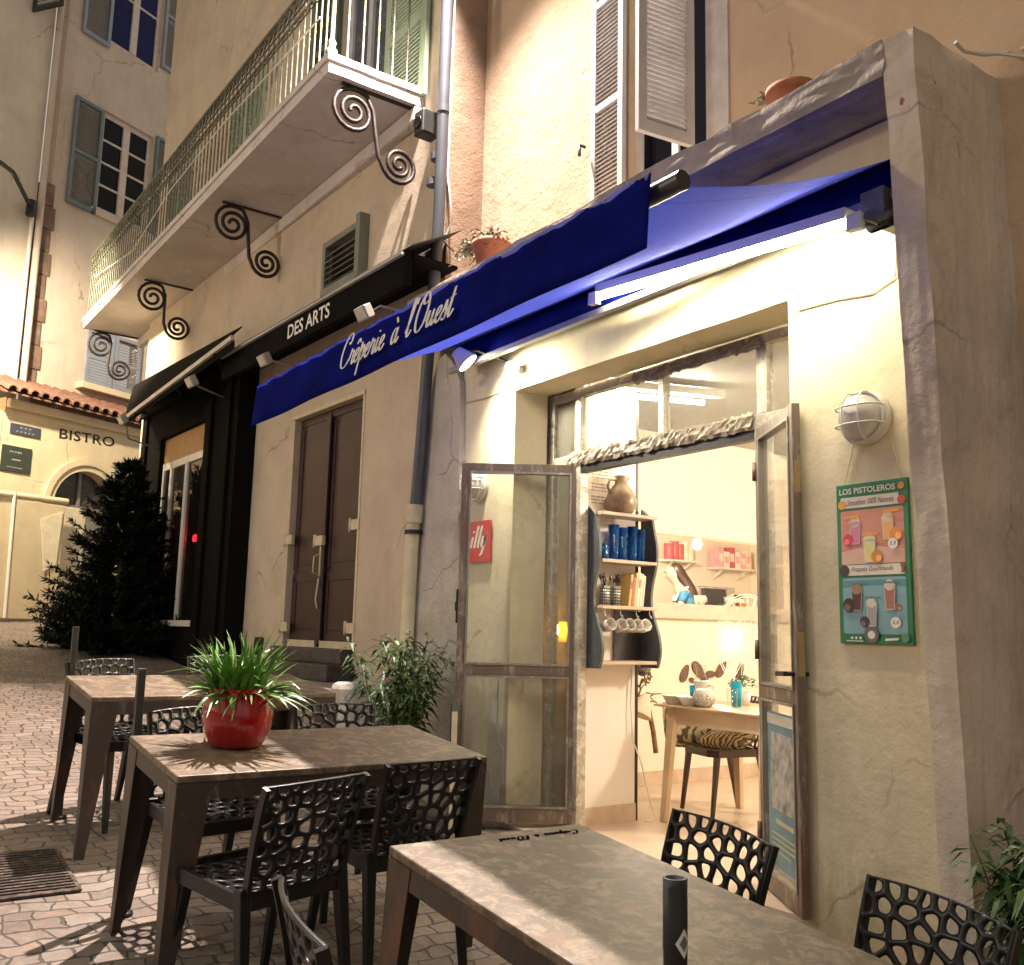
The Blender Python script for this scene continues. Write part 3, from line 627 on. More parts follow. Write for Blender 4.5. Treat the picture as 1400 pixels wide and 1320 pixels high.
# hanging twigs and paper cone by the partition edge
t = thing('twig_garland', 'bundle of twigs with a dark patterned ball and a paper cone against the wall', 'garland', onZ(880,1060,FZ))
cx_ = -5.75
b_ = MB(); rg = random.Random(3)
for i in range(26):
    p = onX(872+rg.random()*16, 905+rg.random()*55, cx_); q = p + Vector((rg.uniform(-.05,.05), rg.uniform(-.12,.14), rg.uniform(-.12,.12))); b_.tube([p, (p+q)/2+Vector((0,0,.02)), q], .009, 5, r_end=.004)
b_.tube([onX(885,960,cx_), onX(893,1000,cx_), onX(897,1030,cx_+.02)], .02, 6); b_.build('twigs', simple('twig_bark', (.20,.10,.05), .7, var=.4, vs=20), t)
c = onX(878,913,cx_+.05); MB().lathe([(0,-.07),(.05,-.05),(.07,0),(.05,.05),(0,.07)], c, 14).build('patterned_ball', simple('black_white_pattern', (.08,.07,.07), .6, var=2.5, vs=40), t)
a, b2 = onX(870,950,cx_+.06), onX(886,975,cx_+.06); MB().tube([onX(884,950,cx_+.06), onX(874,978,cx_+.06)], .03, 12, r_end=.1).build('paper_cone', simple('cream_paper', (.68,.58,.42), .8), t)
# kitchen: woman at work, shelves, machines
m_skin = simple('skin', (.55,.33,.23), .5, var=.06); m_hair = simple('brown_hair', (.030,.013,.009), .45, var=.3, vs=40); m_top = simple('blue_fabric', (.03,.13,.24), .8, var=.15, vs=30)
m_strap = simple('white_fabric', (.75,.72,.70), .8)
def skin_body(name, joints, edges, mat, parent, lvl=1):
    me = bpy.data.meshes.new(name); me.from_pydata([j[:3] for j in joints], edges, []); o = bpy.data.objects.new(name, me); COL.objects.link(o)
    me.materials.append(mat); md = o.modifiers.new('skin', 'SKIN'); md.use_smooth_shade = True
    for k, j in enumerate(joints):
        sv = me.skin_vertices[0].data[k]; sv.radius = (j[3], j[4] if len(j) > 4 else j[3]); sv.use_root = (k == 0)
    sd = o.modifiers.new('sub', 'SUBSURF'); sd.levels = lvl; sd.render_levels = lvl
    dg = bpy.context.evaluated_depsgraph_get(); m2 = bpy.data.meshes.new_from_object(o.evaluated_get(dg)); o.modifiers.clear(); o.data = m2
    if parent: o.parent = parent
    return o
WP = onX(924, 800, -10.0); WX, WY = -10.0, WP.y+.30
wo = thing('person', 'long haired woman in a blue top bending over her work behind the counter', 'person', (WX, WY, .45))
# local axes: she faces -y (to the left in the picture); z from the floor
J = [(0,0,.98,.15,.11),(0,-.03,1.15,.13,.10),(0,-.09,1.33,.15,.11),(0,-.15,1.45,.12,.08),(0,-.19,1.53,.060),(0,-.225,1.59,.075),(0,-.262,1.645,.118,.110),(0,-.28,1.72,.128,.118),(0,-.285,1.80,.085),
     (.17,-.13,1.41,.055),(.21,-.22,1.18,.042),(.16,-.44,1.12,.034),(.14,-.54,1.11,.03),
     (-.17,-.13,1.41,.055),(-.21,-.22,1.18,.042),(-.16,-.44,1.12,.034),(-.14,-.54,1.11,.03),
     (.10,.01,.88,.10),(.11,-.01,.48,.065),(.11,.03,.08,.045),(.11,-.10,.03,.035),
     (-.10,.01,.88,.10),(-.11,-.01,.48,.065),(-.11,.03,.08,.045),(-.11,-.10,.03,.035)]
Ed = [(0,1),(1,2),(2,3),(3,4),(4,5),(5,6),(6,7),(7,8),(3,9),(9,10),(10,11),(11,12),(3,13),(13,14),(14,15),(15,16),(0,17),(17,18),(18,19),(19,20),(0,21),(21,22),(22,23),(23,24)]
body = skin_body('body', J, Ed, m_skin, wo)
cl = skin_body('blue_top', [(0,.005,.84,.205,.17),(0,-.03,1.15,.175,.145),(0,-.09,1.33,.175,.135),(0,-.14,1.43,.145,.10),(.18,-.14,1.40,.072),(.205,-.19,1.26,.062),(-.18,-.14,1.40,.072),(-.205,-.19,1.26,.062)], [(0,1),(1,2),(2,3),(3,4),(4,5),(3,6),(6,7)], m_top, wo)
skin_body('trousers', [(0,0,.92,.12,.10),(.10,.01,.84,.115),(.11,-.01,.48,.085),(.11,.03,.10,.065),(-.10,.01,.86,.12),(-.11,-.01,.48,.085),(-.11,.03,.10,.065)], [(0,1),(1,2),(2,3),(0,4),(4,5),(5,6)], simple('dark_trousers', (.03,.03,.04), .8), wo)
skin_body('hair', [(0,-.295,1.805,.115,.115),(0,-.205,1.74,.135,.125),(0,-.13,1.62,.10),(.02,-.02,1.48,.095),(.03,.05,1.32,.085),(.03,.06,1.18,.035)], [(0,1),(1,2),(2,3),(3,4),(4,5)], m_hair, wo)
for sx in (-1, 1): MB().lathe([(0,-.009),(.009,0),(0,.009)], (sx*.032,-.374,1.70), 8).build('eye', m_dark, wo, world=False)
MB().tube([(0,-.365,1.69),(0,-.400,1.66),(0,-.365,1.652)], .011, 6).build('nose', m_skin, wo, world=False); MB().box(-.022,.022,-.372,-.345,1.615,1.623).build('mouth', simple('lip', (.4,.12,.1), .5), wo, world=False)
st = MB(); st.tube([(.07,-.25,1.30),(.10,-.17,1.46),(.08,-.03,1.50),(.05,.07,1.36)], .018, 6); st.tube([(-.07,-.25,1.30),(-.10,-.17,1.46),(-.08,-.03,1.50),(-.05,.07,1.36)], .018, 6); st.build('apron_strap', m_strap, wo, world=False)
for sx in (-1, 1):
    hm = MB()
    hm.obox((sx*.135,-.575,1.105), (.036,0,0), (0,.045,.004), (0,0,.013))
    for k in range(4):
        x_ = sx*.135 - .027 + k*.018; ln_ = (.062,.072,.068,.052)[k]
        hm.tube([(x_,-.615,1.105),(x_,-.615-ln_*.55,1.100),(x_,-.615-ln_,1.083)], .0082, 6, r_end=.006)
    hm.tube([(sx*.135-sx*.036,-.56,1.103),(sx*.135-sx*.062,-.59,1.096),(sx*.135-sx*.066,-.62,1.088)], .0095, 6, r_end=.007)
    hm.build('hand', m_skin, wo, world=False)
    MB().tube([(sx*.17,-.40,1.125),(sx*.145,-.52,1.112)], .042, 8, r_end=.04).build('sleeve_cuff', m_strap, wo, world=False)
wo.rotation_euler = (0,0,R(-32))
# worktop under her hands and shelves behind
t = thing('kitchen_worktop', 'dark worktop the woman is working at', 'worktop', (-10.3,WY-.9,.45)); MB().box(-11,-9.5,WY-1.8,WY-.42,1.46,1.51).build('top', m_black, t); MB().box(-10.95,-9.55,WY-1.75,WY-.47,.45,1.46).build('cabinet', m_intw, t)
def back(px, py, X=-11.95): return onX(px, py, X)
m_red = simple('red_tin', (.50,.12,.13), .4, var=.15); m_pink = simple('pink_box', (.72,.38,.42), .5); m_ivory = simple('ivory_box', (.75,.66,.50), .5)
def wshelf(px0, px1, py, lbl):
    a, b_ = back(px0, py), back(px1, py); z = (a.z+b_.z)/2; t = thing('kitchen_shelf', lbl, 'shelf', (-11.9,(a.y+b_.y)/2,z), 0, 'shelves on the kitchen wall')
    MB().box(-12,-11.7,a.y,b_.y,z-.03,z).build('board', m_white, t)
    for yy in (a.y+.15, b_.y-.15): MB().bar((-11.99,yy,z-.2), (-11.75,yy,z-.031), .02, .02).build('bracket', m_white, t)
    return a.y, b_.y, z
sh1 = wshelf(900, 942, 767, 'white shelf of red tins on the kitchen wall behind the woman')
sh2 = wshelf(968, 1016, 778, 'white shelf crowded with pink boxes and white jugs on the kitchen wall')
def can(lbl, x, y, z, r, h, mat, grp, nme='tin'):
    t = thing(nme, lbl, nme, (x,y,z), 0, grp); MB().lathe([(0,0),(r,0),(r,.006),(r*.97,.01),(r*.97,h-.01),(r,h-.006),(r,h),(0,h)], (x,y,z), 14).build('can', mat, t); MB().lathe([(r*.7,0),(r*.75,.012),(0,.014)], (x,y,z+h), 12).build('lid', m_white, t)
y0, y1, z = sh1
for i in range(5): can('tin standing on the shelf behind the woman, ' + ['deep red, leftmost','red, second from the left','red, in the middle','ivory, second from the right','ivory, rightmost'][i], -11.82, y0+.12+i*(y1-y0-.24)/4, z, .085, .27+.04*(i%2), m_red if i < 3 else m_ivory, 'tins on the kitchen shelf')
y0, y1, z = sh2
for i in range(6):
    yy = y0+.1+i*(y1-y0-.2)/5; t = thing('carton', 'carton on the right kitchen shelf, ' + ['pink, at the left end','white, second from the left','red, third from the left','white, fourth from the left','pink, fifth from the left','ivory, at the right end'][i], 'carton', (-11.83,yy,z), 0, 'cartons on the kitchen shelf')
    hh = (.34,.28,.36,.30,.26,.33)[i]; MB().box(-11.95,-11.73,yy-.075,yy+.075,z,z+hh).build('box', (m_pink,m_strap,m_red,m_strap,m_pink,m_ivory)[i], t, bevel=.006); MB().box(-11.7295,-11.7285,yy-.05,yy+.05,z+hh*.3,z+hh*.7).build('printed_label', m_ivory if i % 2 == 0 else m_pink, t)
# things on the counter of the hatch
CZ = 1.528
p = onX(977, 812, -6.22)
t = thing('till', 'dark till screen standing on the serving counter', 'till', (-6.22,p.y,CZ)); MB(Matrix.Translation((-6.2,p.y,CZ)) @ Matrix.Rotation(R(-12),4,'Y')).box(-.02,.012,-.15,.15,.02,.16).build('screen', m_black, t, bevel=.006); MB().lathe([(0,0),(.07,0),(.07,.008),(.02,.015),(.018,.04),(0,.04)], (-6.22,p.y,CZ), 14).build('stand', m_black, t)
for i, (px, lb) in enumerate(((957,'white cup on the counter left of the till'),(995,'white cup on the counter right of the till'))):
    p = onX(px, 815, -6.2); t = lathe_thing('counter_cup', lb, 'cup', [(0,0),(.035,0),(.05,.03),(.055,.085),(.05,.085),(.045,.03),(0,.01)], (-6.2,p.y,CZ), m_porc, group='cups on the counter')
    MB().tube([(-6.15,p.y,CZ+.07),(-6.12,p.y,CZ+.06),(-6.12,p.y,CZ+.03),(-6.158,p.y,CZ+.025)], .006, 6).build('handle', m_porc, t)
p = onX(1007, 815, -6.2); t = thing('card_reader', 'cream and black card reader at the right end of the serving counter', 'card reader', (-6.2,p.y,CZ)); MB(Matrix.Translation((-6.2,p.y,CZ)) @ Matrix.Rotation(R(-20),4,'Y')).box(-.05,.05,-.06,.06,0.02,.11).build('case', m_ivory, t, bevel=.008); MB(Matrix.Translation((-6.2,p.y,CZ)) @ Matrix.Rotation(R(-20),4,'Y')).box(.0505,.054,-.055,.055,.06,.10).build('screen', m_black, t)
p = onX(1014, 827, -6.16); lathe_thing('orange_dish', 'small orange dish on the counter edge', 'dish', [(0,0),(.03,0),(.055,.03),(.05,.03),(.028,.006),(0,.006)], (-6.16,p.y,CZ), simple('orange_glaze', (.6,.18,.04), .3))
p = back(985, 790, -11.0)
t = thing('coffee_machine', 'steel coffee machine at the back of the kitchen', 'coffee machine', (-11.1,p.y,.45))
MB().box(-11.6,-10.9,p.y-.7,p.y+.8,.45,1.5).build('base_cabinet', m_intw, t); MB().box(-11.5,-11.0,p.y-.5,p.y+.35,1.52,2.05).build('housing', simple('machine_steel', (.45,.43,.45), .3, .7, .3, 9), t, bevel=.02)
MB().box(-11.0,-10.98,p.y-.45,p.y+.3,1.62,1.85).build('recess', m_black, t)
for yy in (-.3, 0, .2): MB().tube([(-10.98,p.y+yy,1.88),(-10.85,p.y+yy,1.84)], .035, 8).build('group_head', m_black, t)
# glowing lamp above the hatch, deep in the kitchen
kl = onX(953, 745, -9.0); t = thing('kitchen_lamp', 'bare lit bulb hanging in the kitchen behind the hatch', 'lamp', kl); MB().lathe([(0,-.07),(.045,-.05),(.06,0),(.045,.05),(.015,.08),(0,.08)], kl, 14).build('bulb', emit('kitchen_bulb', (1,.82,.55), 150), t); MB().tube([kl+Vector((0,0,.08)), (kl.x,kl.y,3.3)], .006, 6).build('flex', m_black, t)
# amber bulb on the old wall beside the sidelight
ab = onY(760, 862, .47)
t = thing('amber_lamp', 'small amber lamp glowing behind the left sidelight glass', 'lamp', ab)
MB().lathe([(0,-.035),(.02,-.028),(.028,0),(.02,.026),(.01,.045),(0,.045)], ab, 12).build('bulb', emit('amber_bulb', (1,.55,.12), 45), t)
MB().tube([ab+Vector((0,0,.045)), ab+Vector((0,0,.09))], .013, 8).build('socket', m_black, t); MB().box(ab.x-.045,ab.x+.045,ab.y+.06,ab.y+.065,ab.z-.08,ab.z+.06).build('yellow_card', simple('yellow_card', (.75,.5,.06), .6), t)
# ceiling globe added out of view to brighten the interior, its shape assumed
gc = Vector((-2.9,2.9,2.72)); t = thing('added_ceiling_globe', 'added unseen round lit glass globe hanging from the ceiling inside the shop', 'ceiling lamp', gc)
MB().lathe([(0,-.13),(.08,-.105),(.125,-.03),(.13,0),(.125,.03),(.08,.105),(.04,.125),(0,.125)], gc, 18).build('globe', emit('added_globe_glow', (1,.89,.72), 480), t); MB().tube([gc+Vector((0,0,.125)), (gc.x,gc.y,3.02)], .012, 8).build('stem', m_black, t)
# ------------------------------------------------------------------ the townhouse on the left
F = Frame((-6.75,0,0), R(2.2)); FM = F.M
TH = thing('townhouse', 'cream townhouse with a long iron balcony, maroon double door and black shopfront', 'building', F.w(-4,0,.5))
wm = MB(FM); wm.wall(-7.8, .33, -.2, 12, 0, .35, [(-2.36,-.92,1.07,3.31),(-1.92,-1.03,4.5,4.99),(-1.75,-.05,5.75,7.9),(-4.9,-3.8,5.75,7.7),(-7.4,-6.4,5.75,7.7),(-6.05,-4.35,1.25,3.4)])
wm.build('facade', m_warm, TH)
m_maroon = simple('maroon_paint', (.045,.020,.021), .55, var=.25, vs=5, bmp=.15, bs=40)
m_creamp = simple('cream_paint', (.62,.54,.38), .55, var=.12, vs=9)
def panel_leaf(x0, x1, nm_):
    d = MB(FM); d.box(x0, x1, .07, .11, 1.07, 3.31)
    o = d.build(nm_, m_maroon, TH)
    p = MB(FM); fr_ = .085
    for (za, zb) in ((1.19,1.72),(1.80,3.2)):
        for (a, b_, c, e) in ((x0+.0,x0+fr_,za,zb),(x1-fr_,x1,za,zb)): p.box(a, b_, .060, .0695, c, e)
        p.box(x0+fr_+.035, x1-fr_-.035, .064, .0695, za+.04, zb-.04)
    for z_ in (1.19, 1.76, 3.31): p.box(x0, x1, .060, .0695, z_-.08, z_)
    p.build('panels', m_maroon, o, bevel=.003); return o
d1 = panel_leaf(-2.34,-1.66,'door_leaf'); d2 = panel_leaf(-1.64,-.94,'door_leaf')
MB(FM).box(-1.70,-1.60,.02,.044,1.1,3.25).build('cover_strip', m_maroon, d2, bevel=.004)
b_ = MB(FM); b_.box(-2.30,-1.70,.02,.045,1.07,1.13); b_.box(-1.6,-.96,.02,.045,1.07,1.13); b_.build('kick_strip', m_creamp, d2)
for (x, z) in ((-2.36,2.1),(-.98,2.15),(-.98,1.25),(-2.36,1.25),(-1.68,2.05)):
    h_ = MB(FM); h_.box(x-.06, x+.10, -.012, .02, z-.045, z+.045); h_.lathe([(0,-.06),(.016,-.06),(.016,.06),(0,.06)], (x-.06,-.01,z), 8); h_.build('hinge', m_creamp, TH)
h_ = MB(FM); h_.box(-1.665,-1.635,.008,.02,1.72,2.0); h_.tube([(-1.65,.0,1.92),(-1.65,-.05,1.9),(-1.65,-.055,1.75),(-1.65,0,1.73)], .009, 6); h_.tube([(-1.65,.01,1.7),(-1.65,-.012,1.5),(-1.65,.01,1.42)], .011, 6); h_.build('handle', simple('pale_worn_handle', (.5,.46,.36), .4, .4), d2)
b_ = MB(FM); b_.box(-2.40,-.88,-.016,.02,3.311,3.35); b_.box(-.919,-.885,-.006,.03,1.07,3.31); b_.build('door_surround', m_creamp, TH)
MB(FM).box(-2.36,-.92,.12,.13,1.07,3.31).build('door_back', m_dark, TH)
# landing with steps
t = MB(FM); t.box(-2.5,.0,-.62,-.005,-.1,.80); t.build('landing_block', plaster('landing_stone', (.30,.25,.23), .7, (.16,.13,.11), .4, .6, 26, (.38,.33,.30), .2), TH, bevel=.02)
t = MB(FM); t.box(-2.4,-.85,-.26,-.005,.801,.94); t.box(-2.38,-.9,-.12,.10,.941,1.068); t.build('doorstep', simple('dark_step_stone', (.075,.06,.055), .7, var=.3, vs=9, bmp=.4, bs=30), TH, bevel=.01)
t = MB(FM); t.box(.002,.16,-.66,-.04,-.05,.86); t.build('landing_lit_end', m_grey, TH, bevel=.05)  # light on the block's end, put into a paler end piece
# louvred vent shutter above the shop sign
m_greysh = simple('grey_green_shutter_paint', (.22,.23,.20), .6, var=.15, vs=7)
shutter('vent_shutter', m_greysh, TH, .80, .56, .06, .045, (), .062, FM @ Matrix.Translation((-1.88,-.03,4.46)))
MB(FM).box(-1.05,-.97,-.10,.06,4.42,5.03).build('vent_frame', m_greysh, TH)
MB(FM).box(-1.92,-1.03,.1,.11,4.5,4.99).build('vent_back', m_dark, TH)
# balcony windows and shutters
m_green = simple('pale_green_shutter_paint', (.36,.46,.33), .55, var=.1, vs=5); m_dgreen = simple('dark_green_shutter_paint', (.10,.14,.09), .55, var=.15, vs=5)
shutter('shutter', m_green, TH, .72, 2.45, .09, .04, (.32,.64), .04, FM @ Matrix.Translation((-.72,-.06,5.77)))
shutter('shutter', m_dgreen, TH, .66, 2.3, .08, .04, (.32,.64), .04, FM @ Matrix.Translation((-2.42,-.06,5.77)))
wd = MB(FM); wd.box(-1.72,-1.64,.06,.12,5.76,7.9); wd.box(-.88,-.80,.06,.12,5.76,7.9); wd.box(-1.64,-.88,.06,.12,5.76,5.92); wd.box(-1.30,-1.22,.055,.115,5.92,7.9)
wf2 = wd.build('window', simple('blueish_white_paint', (.55,.57,.62), .5), TH)
MB(FM).box(-1.64,-.88,.087,.093,5.92,7.9).build('pane', glass('dim_window', (.35,.38,.45), .3, 1, (.40,.42,.48)), wf2); MB(FM).box(-1.66,-.86,.2,.21,5.8,7.9).build('curtain', simple('white_curtain', (.6,.6,.66), .8, var=.1, vs=14), wf2)
for x0 in (-4.9, -7.4):
    for k in range(2): shutter('shutter', m_greysh if x0 < -5 else m_green, TH, .54, 2.22, .06, .035, (.5,), .045, FM @ Matrix.Translation((x0+.005+k*.55,-.01,5.77)))
# balcony
FB = Frame((-6.75,0,0), R(1.0)); FBM = FB.M
BZ = 5.68; BY = -.90; BX0, BX1 = -8.75, -.06
bal = MB(FBM).box(BX0, BX1, BY, -.002, BZ, BZ+.10); bal.box(BX0-.02, BX1+.02, BY-.02, BY+.10, BZ+.101, BZ+.16); bal.box(BX1-.08, BX1+.02, BY+.10, -.002, BZ+.101, BZ+.16)
bal = bal.build('balcony', m_under, TH, jitter=.006, cuts=6, jscale=2)
MB(FBM).box(BX0, BX1, -.10, -.004, BZ-.15, BZ-.002).build('wall_moulding', m_under, bal, bevel=.02)
m_rail = worn('weathered_iron_paint', (.14,.145,.10), (.48,.45,.35), .42, .5, .1, 22)
RT0 = BZ+.16; RTOP = 6.80
def baluster():
    return [(.016,0),(.016,.03),(.009,.045),(.009,.40),(.014,.42),(.009,.44),(.009,.70),(.015,.72),(.009,.74),(.009,RTOP-RT0)]
nb = 72; first = None
for i in range(nb):
    x = BX0+.06 + (BX1-BX0-.12)*i/(nb-1)
    if i == 0: first = MB(FBM).lathe(baluster(), (x,BY+.04,RT0), 6).build('baluster', m_rail, bal)
    else:
        c = first.copy(); COL.objects.link(c); c.parent = bal; c.matrix_parent_inverse = first.matrix_parent_inverse.copy()
        c.location = FBM.to_3x3() @ Vector(((BX1-BX0-.12)*i/(nb-1),0,0))
for i in range(7):
    c = first.copy(); COL.objects.link(c); c.parent = bal; c.matrix_parent_inverse = first.matrix_parent_inverse.copy()
    c.location = FBM.to_3x3() @ Vector((BX1-BX0-.12, .14*(i+1), 0))
MB(FBM).lathe([(.05,0),(.05,.06),(.028,.09),(.04,.13),(.02,.17),(.018,.8),(.03,.83),(.018,.86),(.018,RTOP-RT0),(.04,RTOP-RT0+.03),(.03,RTOP-RT0+.09),(0,RTOP-RT0+.12)], (BX1-.06,BY+.04,RT0), 12).build('corner_post', m_rail, bal)
h_ = MB(FBM); h_.bar((BX0,BY+.04,RTOP+.012), (BX1,BY+.04,RTOP+.012), .05, .024); h_.bar((BX1-.06,BY+.065,RTOP+.012), (BX1-.06,-.02,RTOP+.012), .05, .024); h_.bar((BX0,BY+.04,RTOP-.2), (BX1,BY+.04,RTOP-.2), .022, .012); h_.bar((BX0,BY+.04,RT0+.03), (BX1,BY+.04,RT0+.03), .022, .012); h_.build('handrail', m_rail, bal)
sc = MB(FBM)
for i in range(nb-1):
    x = BX0+.06 + (BX1-BX0-.12)*(i+.5)/(nb-1)
    for zz, r_ in ((RTOP-.10,.063),(RTOP-.235,.063)):
        sc.tube([(x+r_*math.cos(a)*(1 if k < 7 else .55), BY+.04, zz+.7*r_*math.sin(a)*(1 if k < 7 else .55)) for k, a in enumerate([math.pi*k/5 for k in range(12)])], .0065, 4, caps=False)
sc.build('scroll_band', m_black, bal)
# S-scroll brackets under the balcony
def spiral(c, r0, r1, a0, turns, n=40, yz=True):
    out = []
    for k in range(n+1):
        t = k/n; a = a0 + turns*2*math.pi*t; r = r0 + (r1-r0)*t; out.append(Vector((0, c[0]+r*math.cos(a), c[1]+r*math.sin(a))))
    return out
m_scroll = simple('rusty_black_iron', (.030,.021,.019), .5, .3, .5, 14, .3, 90)
for i, x in enumerate((-.13,-2.97,-5.92,-8.70)):
    b_ = MB(FBM)
    cu = (-.63, BZ-.225); cl = (-.185-.017*abs(x), BZ-.56)      # centres of the upper and the lower scroll (y, z)
    ru, rl = .205, .165
    up_ = spiral(cu, .03, ru, R(58+2.35*360), -2.35)        # winds outwards, ends going out over the top towards the wall
    lo_ = spiral(cl, rl, .025, R(212), 2.30)        # continues under the lower scroll
    lo_ = [Vector((0, p.y, p.z)) for p in lo_]
    pa, pb = up_[-1], lo_[0]; path = up_ + [pa.lerp(pb,.2)+Vector((0,.028,.006)), pa.lerp(pb,.5), pa.lerp(pb,.8)-Vector((0,.024,.006))] + lo_
    path = [Vector((x, p.y, p.z)) for p in path]
    b_.tube(path, .020, 6); b_.bar((x,cu[0]-.12,BZ-.012), (x,-.05,BZ-.012), .035, .014)
    b_.build('bracket', m_scroll, bal)
MB(FBM).tube([(-8.2,-.90,6.35),(-6,-.91,6.05),(-4.4,-.92,6.28),(-2.6,-.91,6.35),(-.3,-.90,6.28)], .007, 5).build('cable', m_white, bal)
# dark loudspeaker box hung in the corner under the balcony
t = tag(MB(FM).box(.14,.28,-.22,-.05,5.25,5.46).build('loudspeaker', m_black, bevel=.015), 'small black loudspeaker under the end of the balcony beside the drainpipe', 'loudspeaker')
MB(FM).lathe([(0,0),(.055,0),(.055,.012),(.04,.006),(0,.004)], (.21,-.22,5.355), 16, axis='Y').build('speaker_cone', m_blackpl, t)
# black shopfront
m_sf = simple('black_shopfront_paint', (.007,.0065,.006), .85, var=.2, vs=6, spec=.05)
s_ = MB(FM); s_.wall(-6.75,-3.38,.2,4.30,-.22,-.004,[(-6.05,-4.38,1.22,3.62)])
for x in (-6.7,-4.2,-3.62): s_.box(x-.09,x+.09,-.26,-.2205,.3,4.0)
s_.box(-6.8,-3.34,-.30,-.2205,4.0,4.1); s_.build('shopfront', m_sf, TH, bevel=.006)
MB(FM).box(-6.045,-4.385,-.16,-.10,3.30,3.615).build('fascia_panel', simple('orange_brown_panel', (.42,.22,.07), .6, var=.1), TH)
wd = MB(FM)
for a, b_ in ((-6.045,-5.97),(-5.74,-5.66),(-5.16,-5.08),(-4.46,-4.385)): wd.box(a, b_, -.17, -.11, 1.30, 3.295)
wd.box(-5.97,-5.74,-.165,-.115,3.2,3.295); wd.box(-5.66,-5.16,-.165,-.115,3.2,3.295); wd.box(-5.08,-4.46,-.165,-.115,3.2,3.295); wd.box(-6.045,-4.385,-.24,-.11,1.225,1.295)
wf3 = wd.build('shop_window', m_white, TH, bevel=.004)
MB(FM).box(-5.97,-4.46,-.142,-.138,1.30,3.2).build('pane', glass('black_shop_glass', (.35,.34,.32), .02, 1.2), wf3)
MB(FM).box(-6.05,-4.38,.25,.27,1.2,3.5).build('shop_back', simple('shop_interior', (.05,.035,.02), .8, var=.5, vs=3), wf3)
b_ = MB(FM); b_.box(-4.95,-4.46,.10,.12,2.35,3.1); b_.build('poster_panel', simple('ochre_panel', (.45,.27,.08), .7, var=.3, vs=4), wf3)
b_ = MB(FM).box(-5.10,-4.72,-.04,.0,2.24,2.33); t = tag(b_.build('neon_sign', emit('red_neon', (1,.02,.05), 16), bevel=.02), 'small red glowing neon bar in the black shop window', 'neon sign')
# folded awning of the black shop
A = F.onY(170,573,-.78); Bp = F.onY(318,462,-.58); C_ = F.onY(182,530,-.27); D_ = F.onY(330,449,-.27)
AW = thing('black_awning', 'folded black awning with a pale front bar over the black shopfront', 'awning', FM @ A)
MB(FM).prism([A+Vector((0,0,.02)), Bp+Vector((0,0,.02)), D_, C_], (0,.01,.03)).build('canopy', simple('black_canvas', (.012,.011,.010), .95, bmp=.2, spec=.03), AW)
MB(FM).bar(A, Bp, .035, .05).build('front_bar', simple('pale_bar', (.55,.50,.42), .4), AW)
MB(FM).prism([A+Vector((0,.02,-.02)), Bp+Vector((0,.02,-.02)), Bp+Vector((0,.02,-.10)), A+Vector((0,.02,-.07))], (0,.006,0)).build('valance', simple('black_canvas', (.012,.011,.010), .95, spec=.03), AW)
for u_ in (.12, .5, .86):
    p = A.lerp(Bp, u_); q = C_.lerp(D_, u_); MB(FM).bar(p+Vector((0,0,-.02)), (q.x+.1,-.24,q.z-.45), .03, .03).build('arm', m_black, AW)
# sign board of the next awning
SG = thing('shop_sign', 'long black shop sign lettered DES ARTS in white above the maroon door', 'sign', F.w(-1,-.4,3.9))
ZS0, ZS1 = 3.82, 4.10
b_ = MB(FM); b_.box(-3.30,.52,-.46,-.40,ZS0,ZS1); b_.box(-3.30,.55,-.40,-.005,ZS1-.06,ZS1-.03); b_.build('board', m_sf, SG, bevel=.006)
MB(FM).bar((-3.30,-.475,ZS1-.03), (.5,-.475,ZS1-.03), .03, .022).build('pale_rail', simple('pale_rail_paint', (.42,.42,.38), .5), SG)
MB(FM).prism([(-3.3,-.47,ZS1+.0),(.6,-.47,ZS1+.0),(.6,-.02,ZS1+.24),(-3.3,-.02,ZS1+.24)], (0,.01,.012)).build('canvas_top', simple('dark_green_canvas', (.022,.026,.022), .8, bmp=.3), SG)
v, f_ = text_mesh('DES ARTS', bold=.018); v, f_ = place_flat(v, f_, (-1.60,-.463,3.885), (1,0,0), (0,0,1), .86, .135)
b_ = MB(FM); b_.add(v, f_); b_.build('lettering', simple('white_lettering', (.8,.78,.72), .6), SG, normals=False)
m_spotp = simple('aged_white_metal', (.34,.32,.28), .5)
def spot(lbl, px, py, y, wx, wz, tilt, lit=None):
    """small flood lamp on a thin wall arm (townhouse axes)"""
    c = F.onY(px, py, y); t = thing('arm_spotlight', lbl, 'spotlight', FM @ c, 0, 'arm spotlights over the shop signs')
    MB(FM).tube([(wx,-.02,wz), (wx*.4+c.x*.6, y*.8, wz+.02), c+Vector((0,.03,0))], .010, 6).build('arm', m_spotp, t)
    Mx = FM @ Matrix.Translation(c) @ Matrix.Rotation(tilt, 4, 'X')
    MB(Mx).box(-.085,.085,-.035,.035,-.055,.055).build('head', m_spotp, t, bevel=.008); MB(Mx).box(-.07,.07,-.038,-.0355,-.042,.042).build('glass', simple('lamp_glass', (.45,.45,.42), .15), t)
    MB(FM).box(wx-.03,wx+.03,-.03,-.003,wz-.04,wz+.04).build('wall_plate', m_spotp, t)
spot('pale arm spotlight below the right end of the DES ARTS sign', 498, 428, -.55, .2, 3.74, R(30)); spot('pale arm spotlight below the left end of the DES ARTS sign', 362, 492, -.55, -1.9, 3.72, R(30))
spot('arm spotlight below the folded black awning', 262, 522, -.8, -3.9, 3.75, R(30)); spot('arm spotlight at the far left end of the folded black awning', 168, 574, -.9, -6.3, 3.5, R(30))
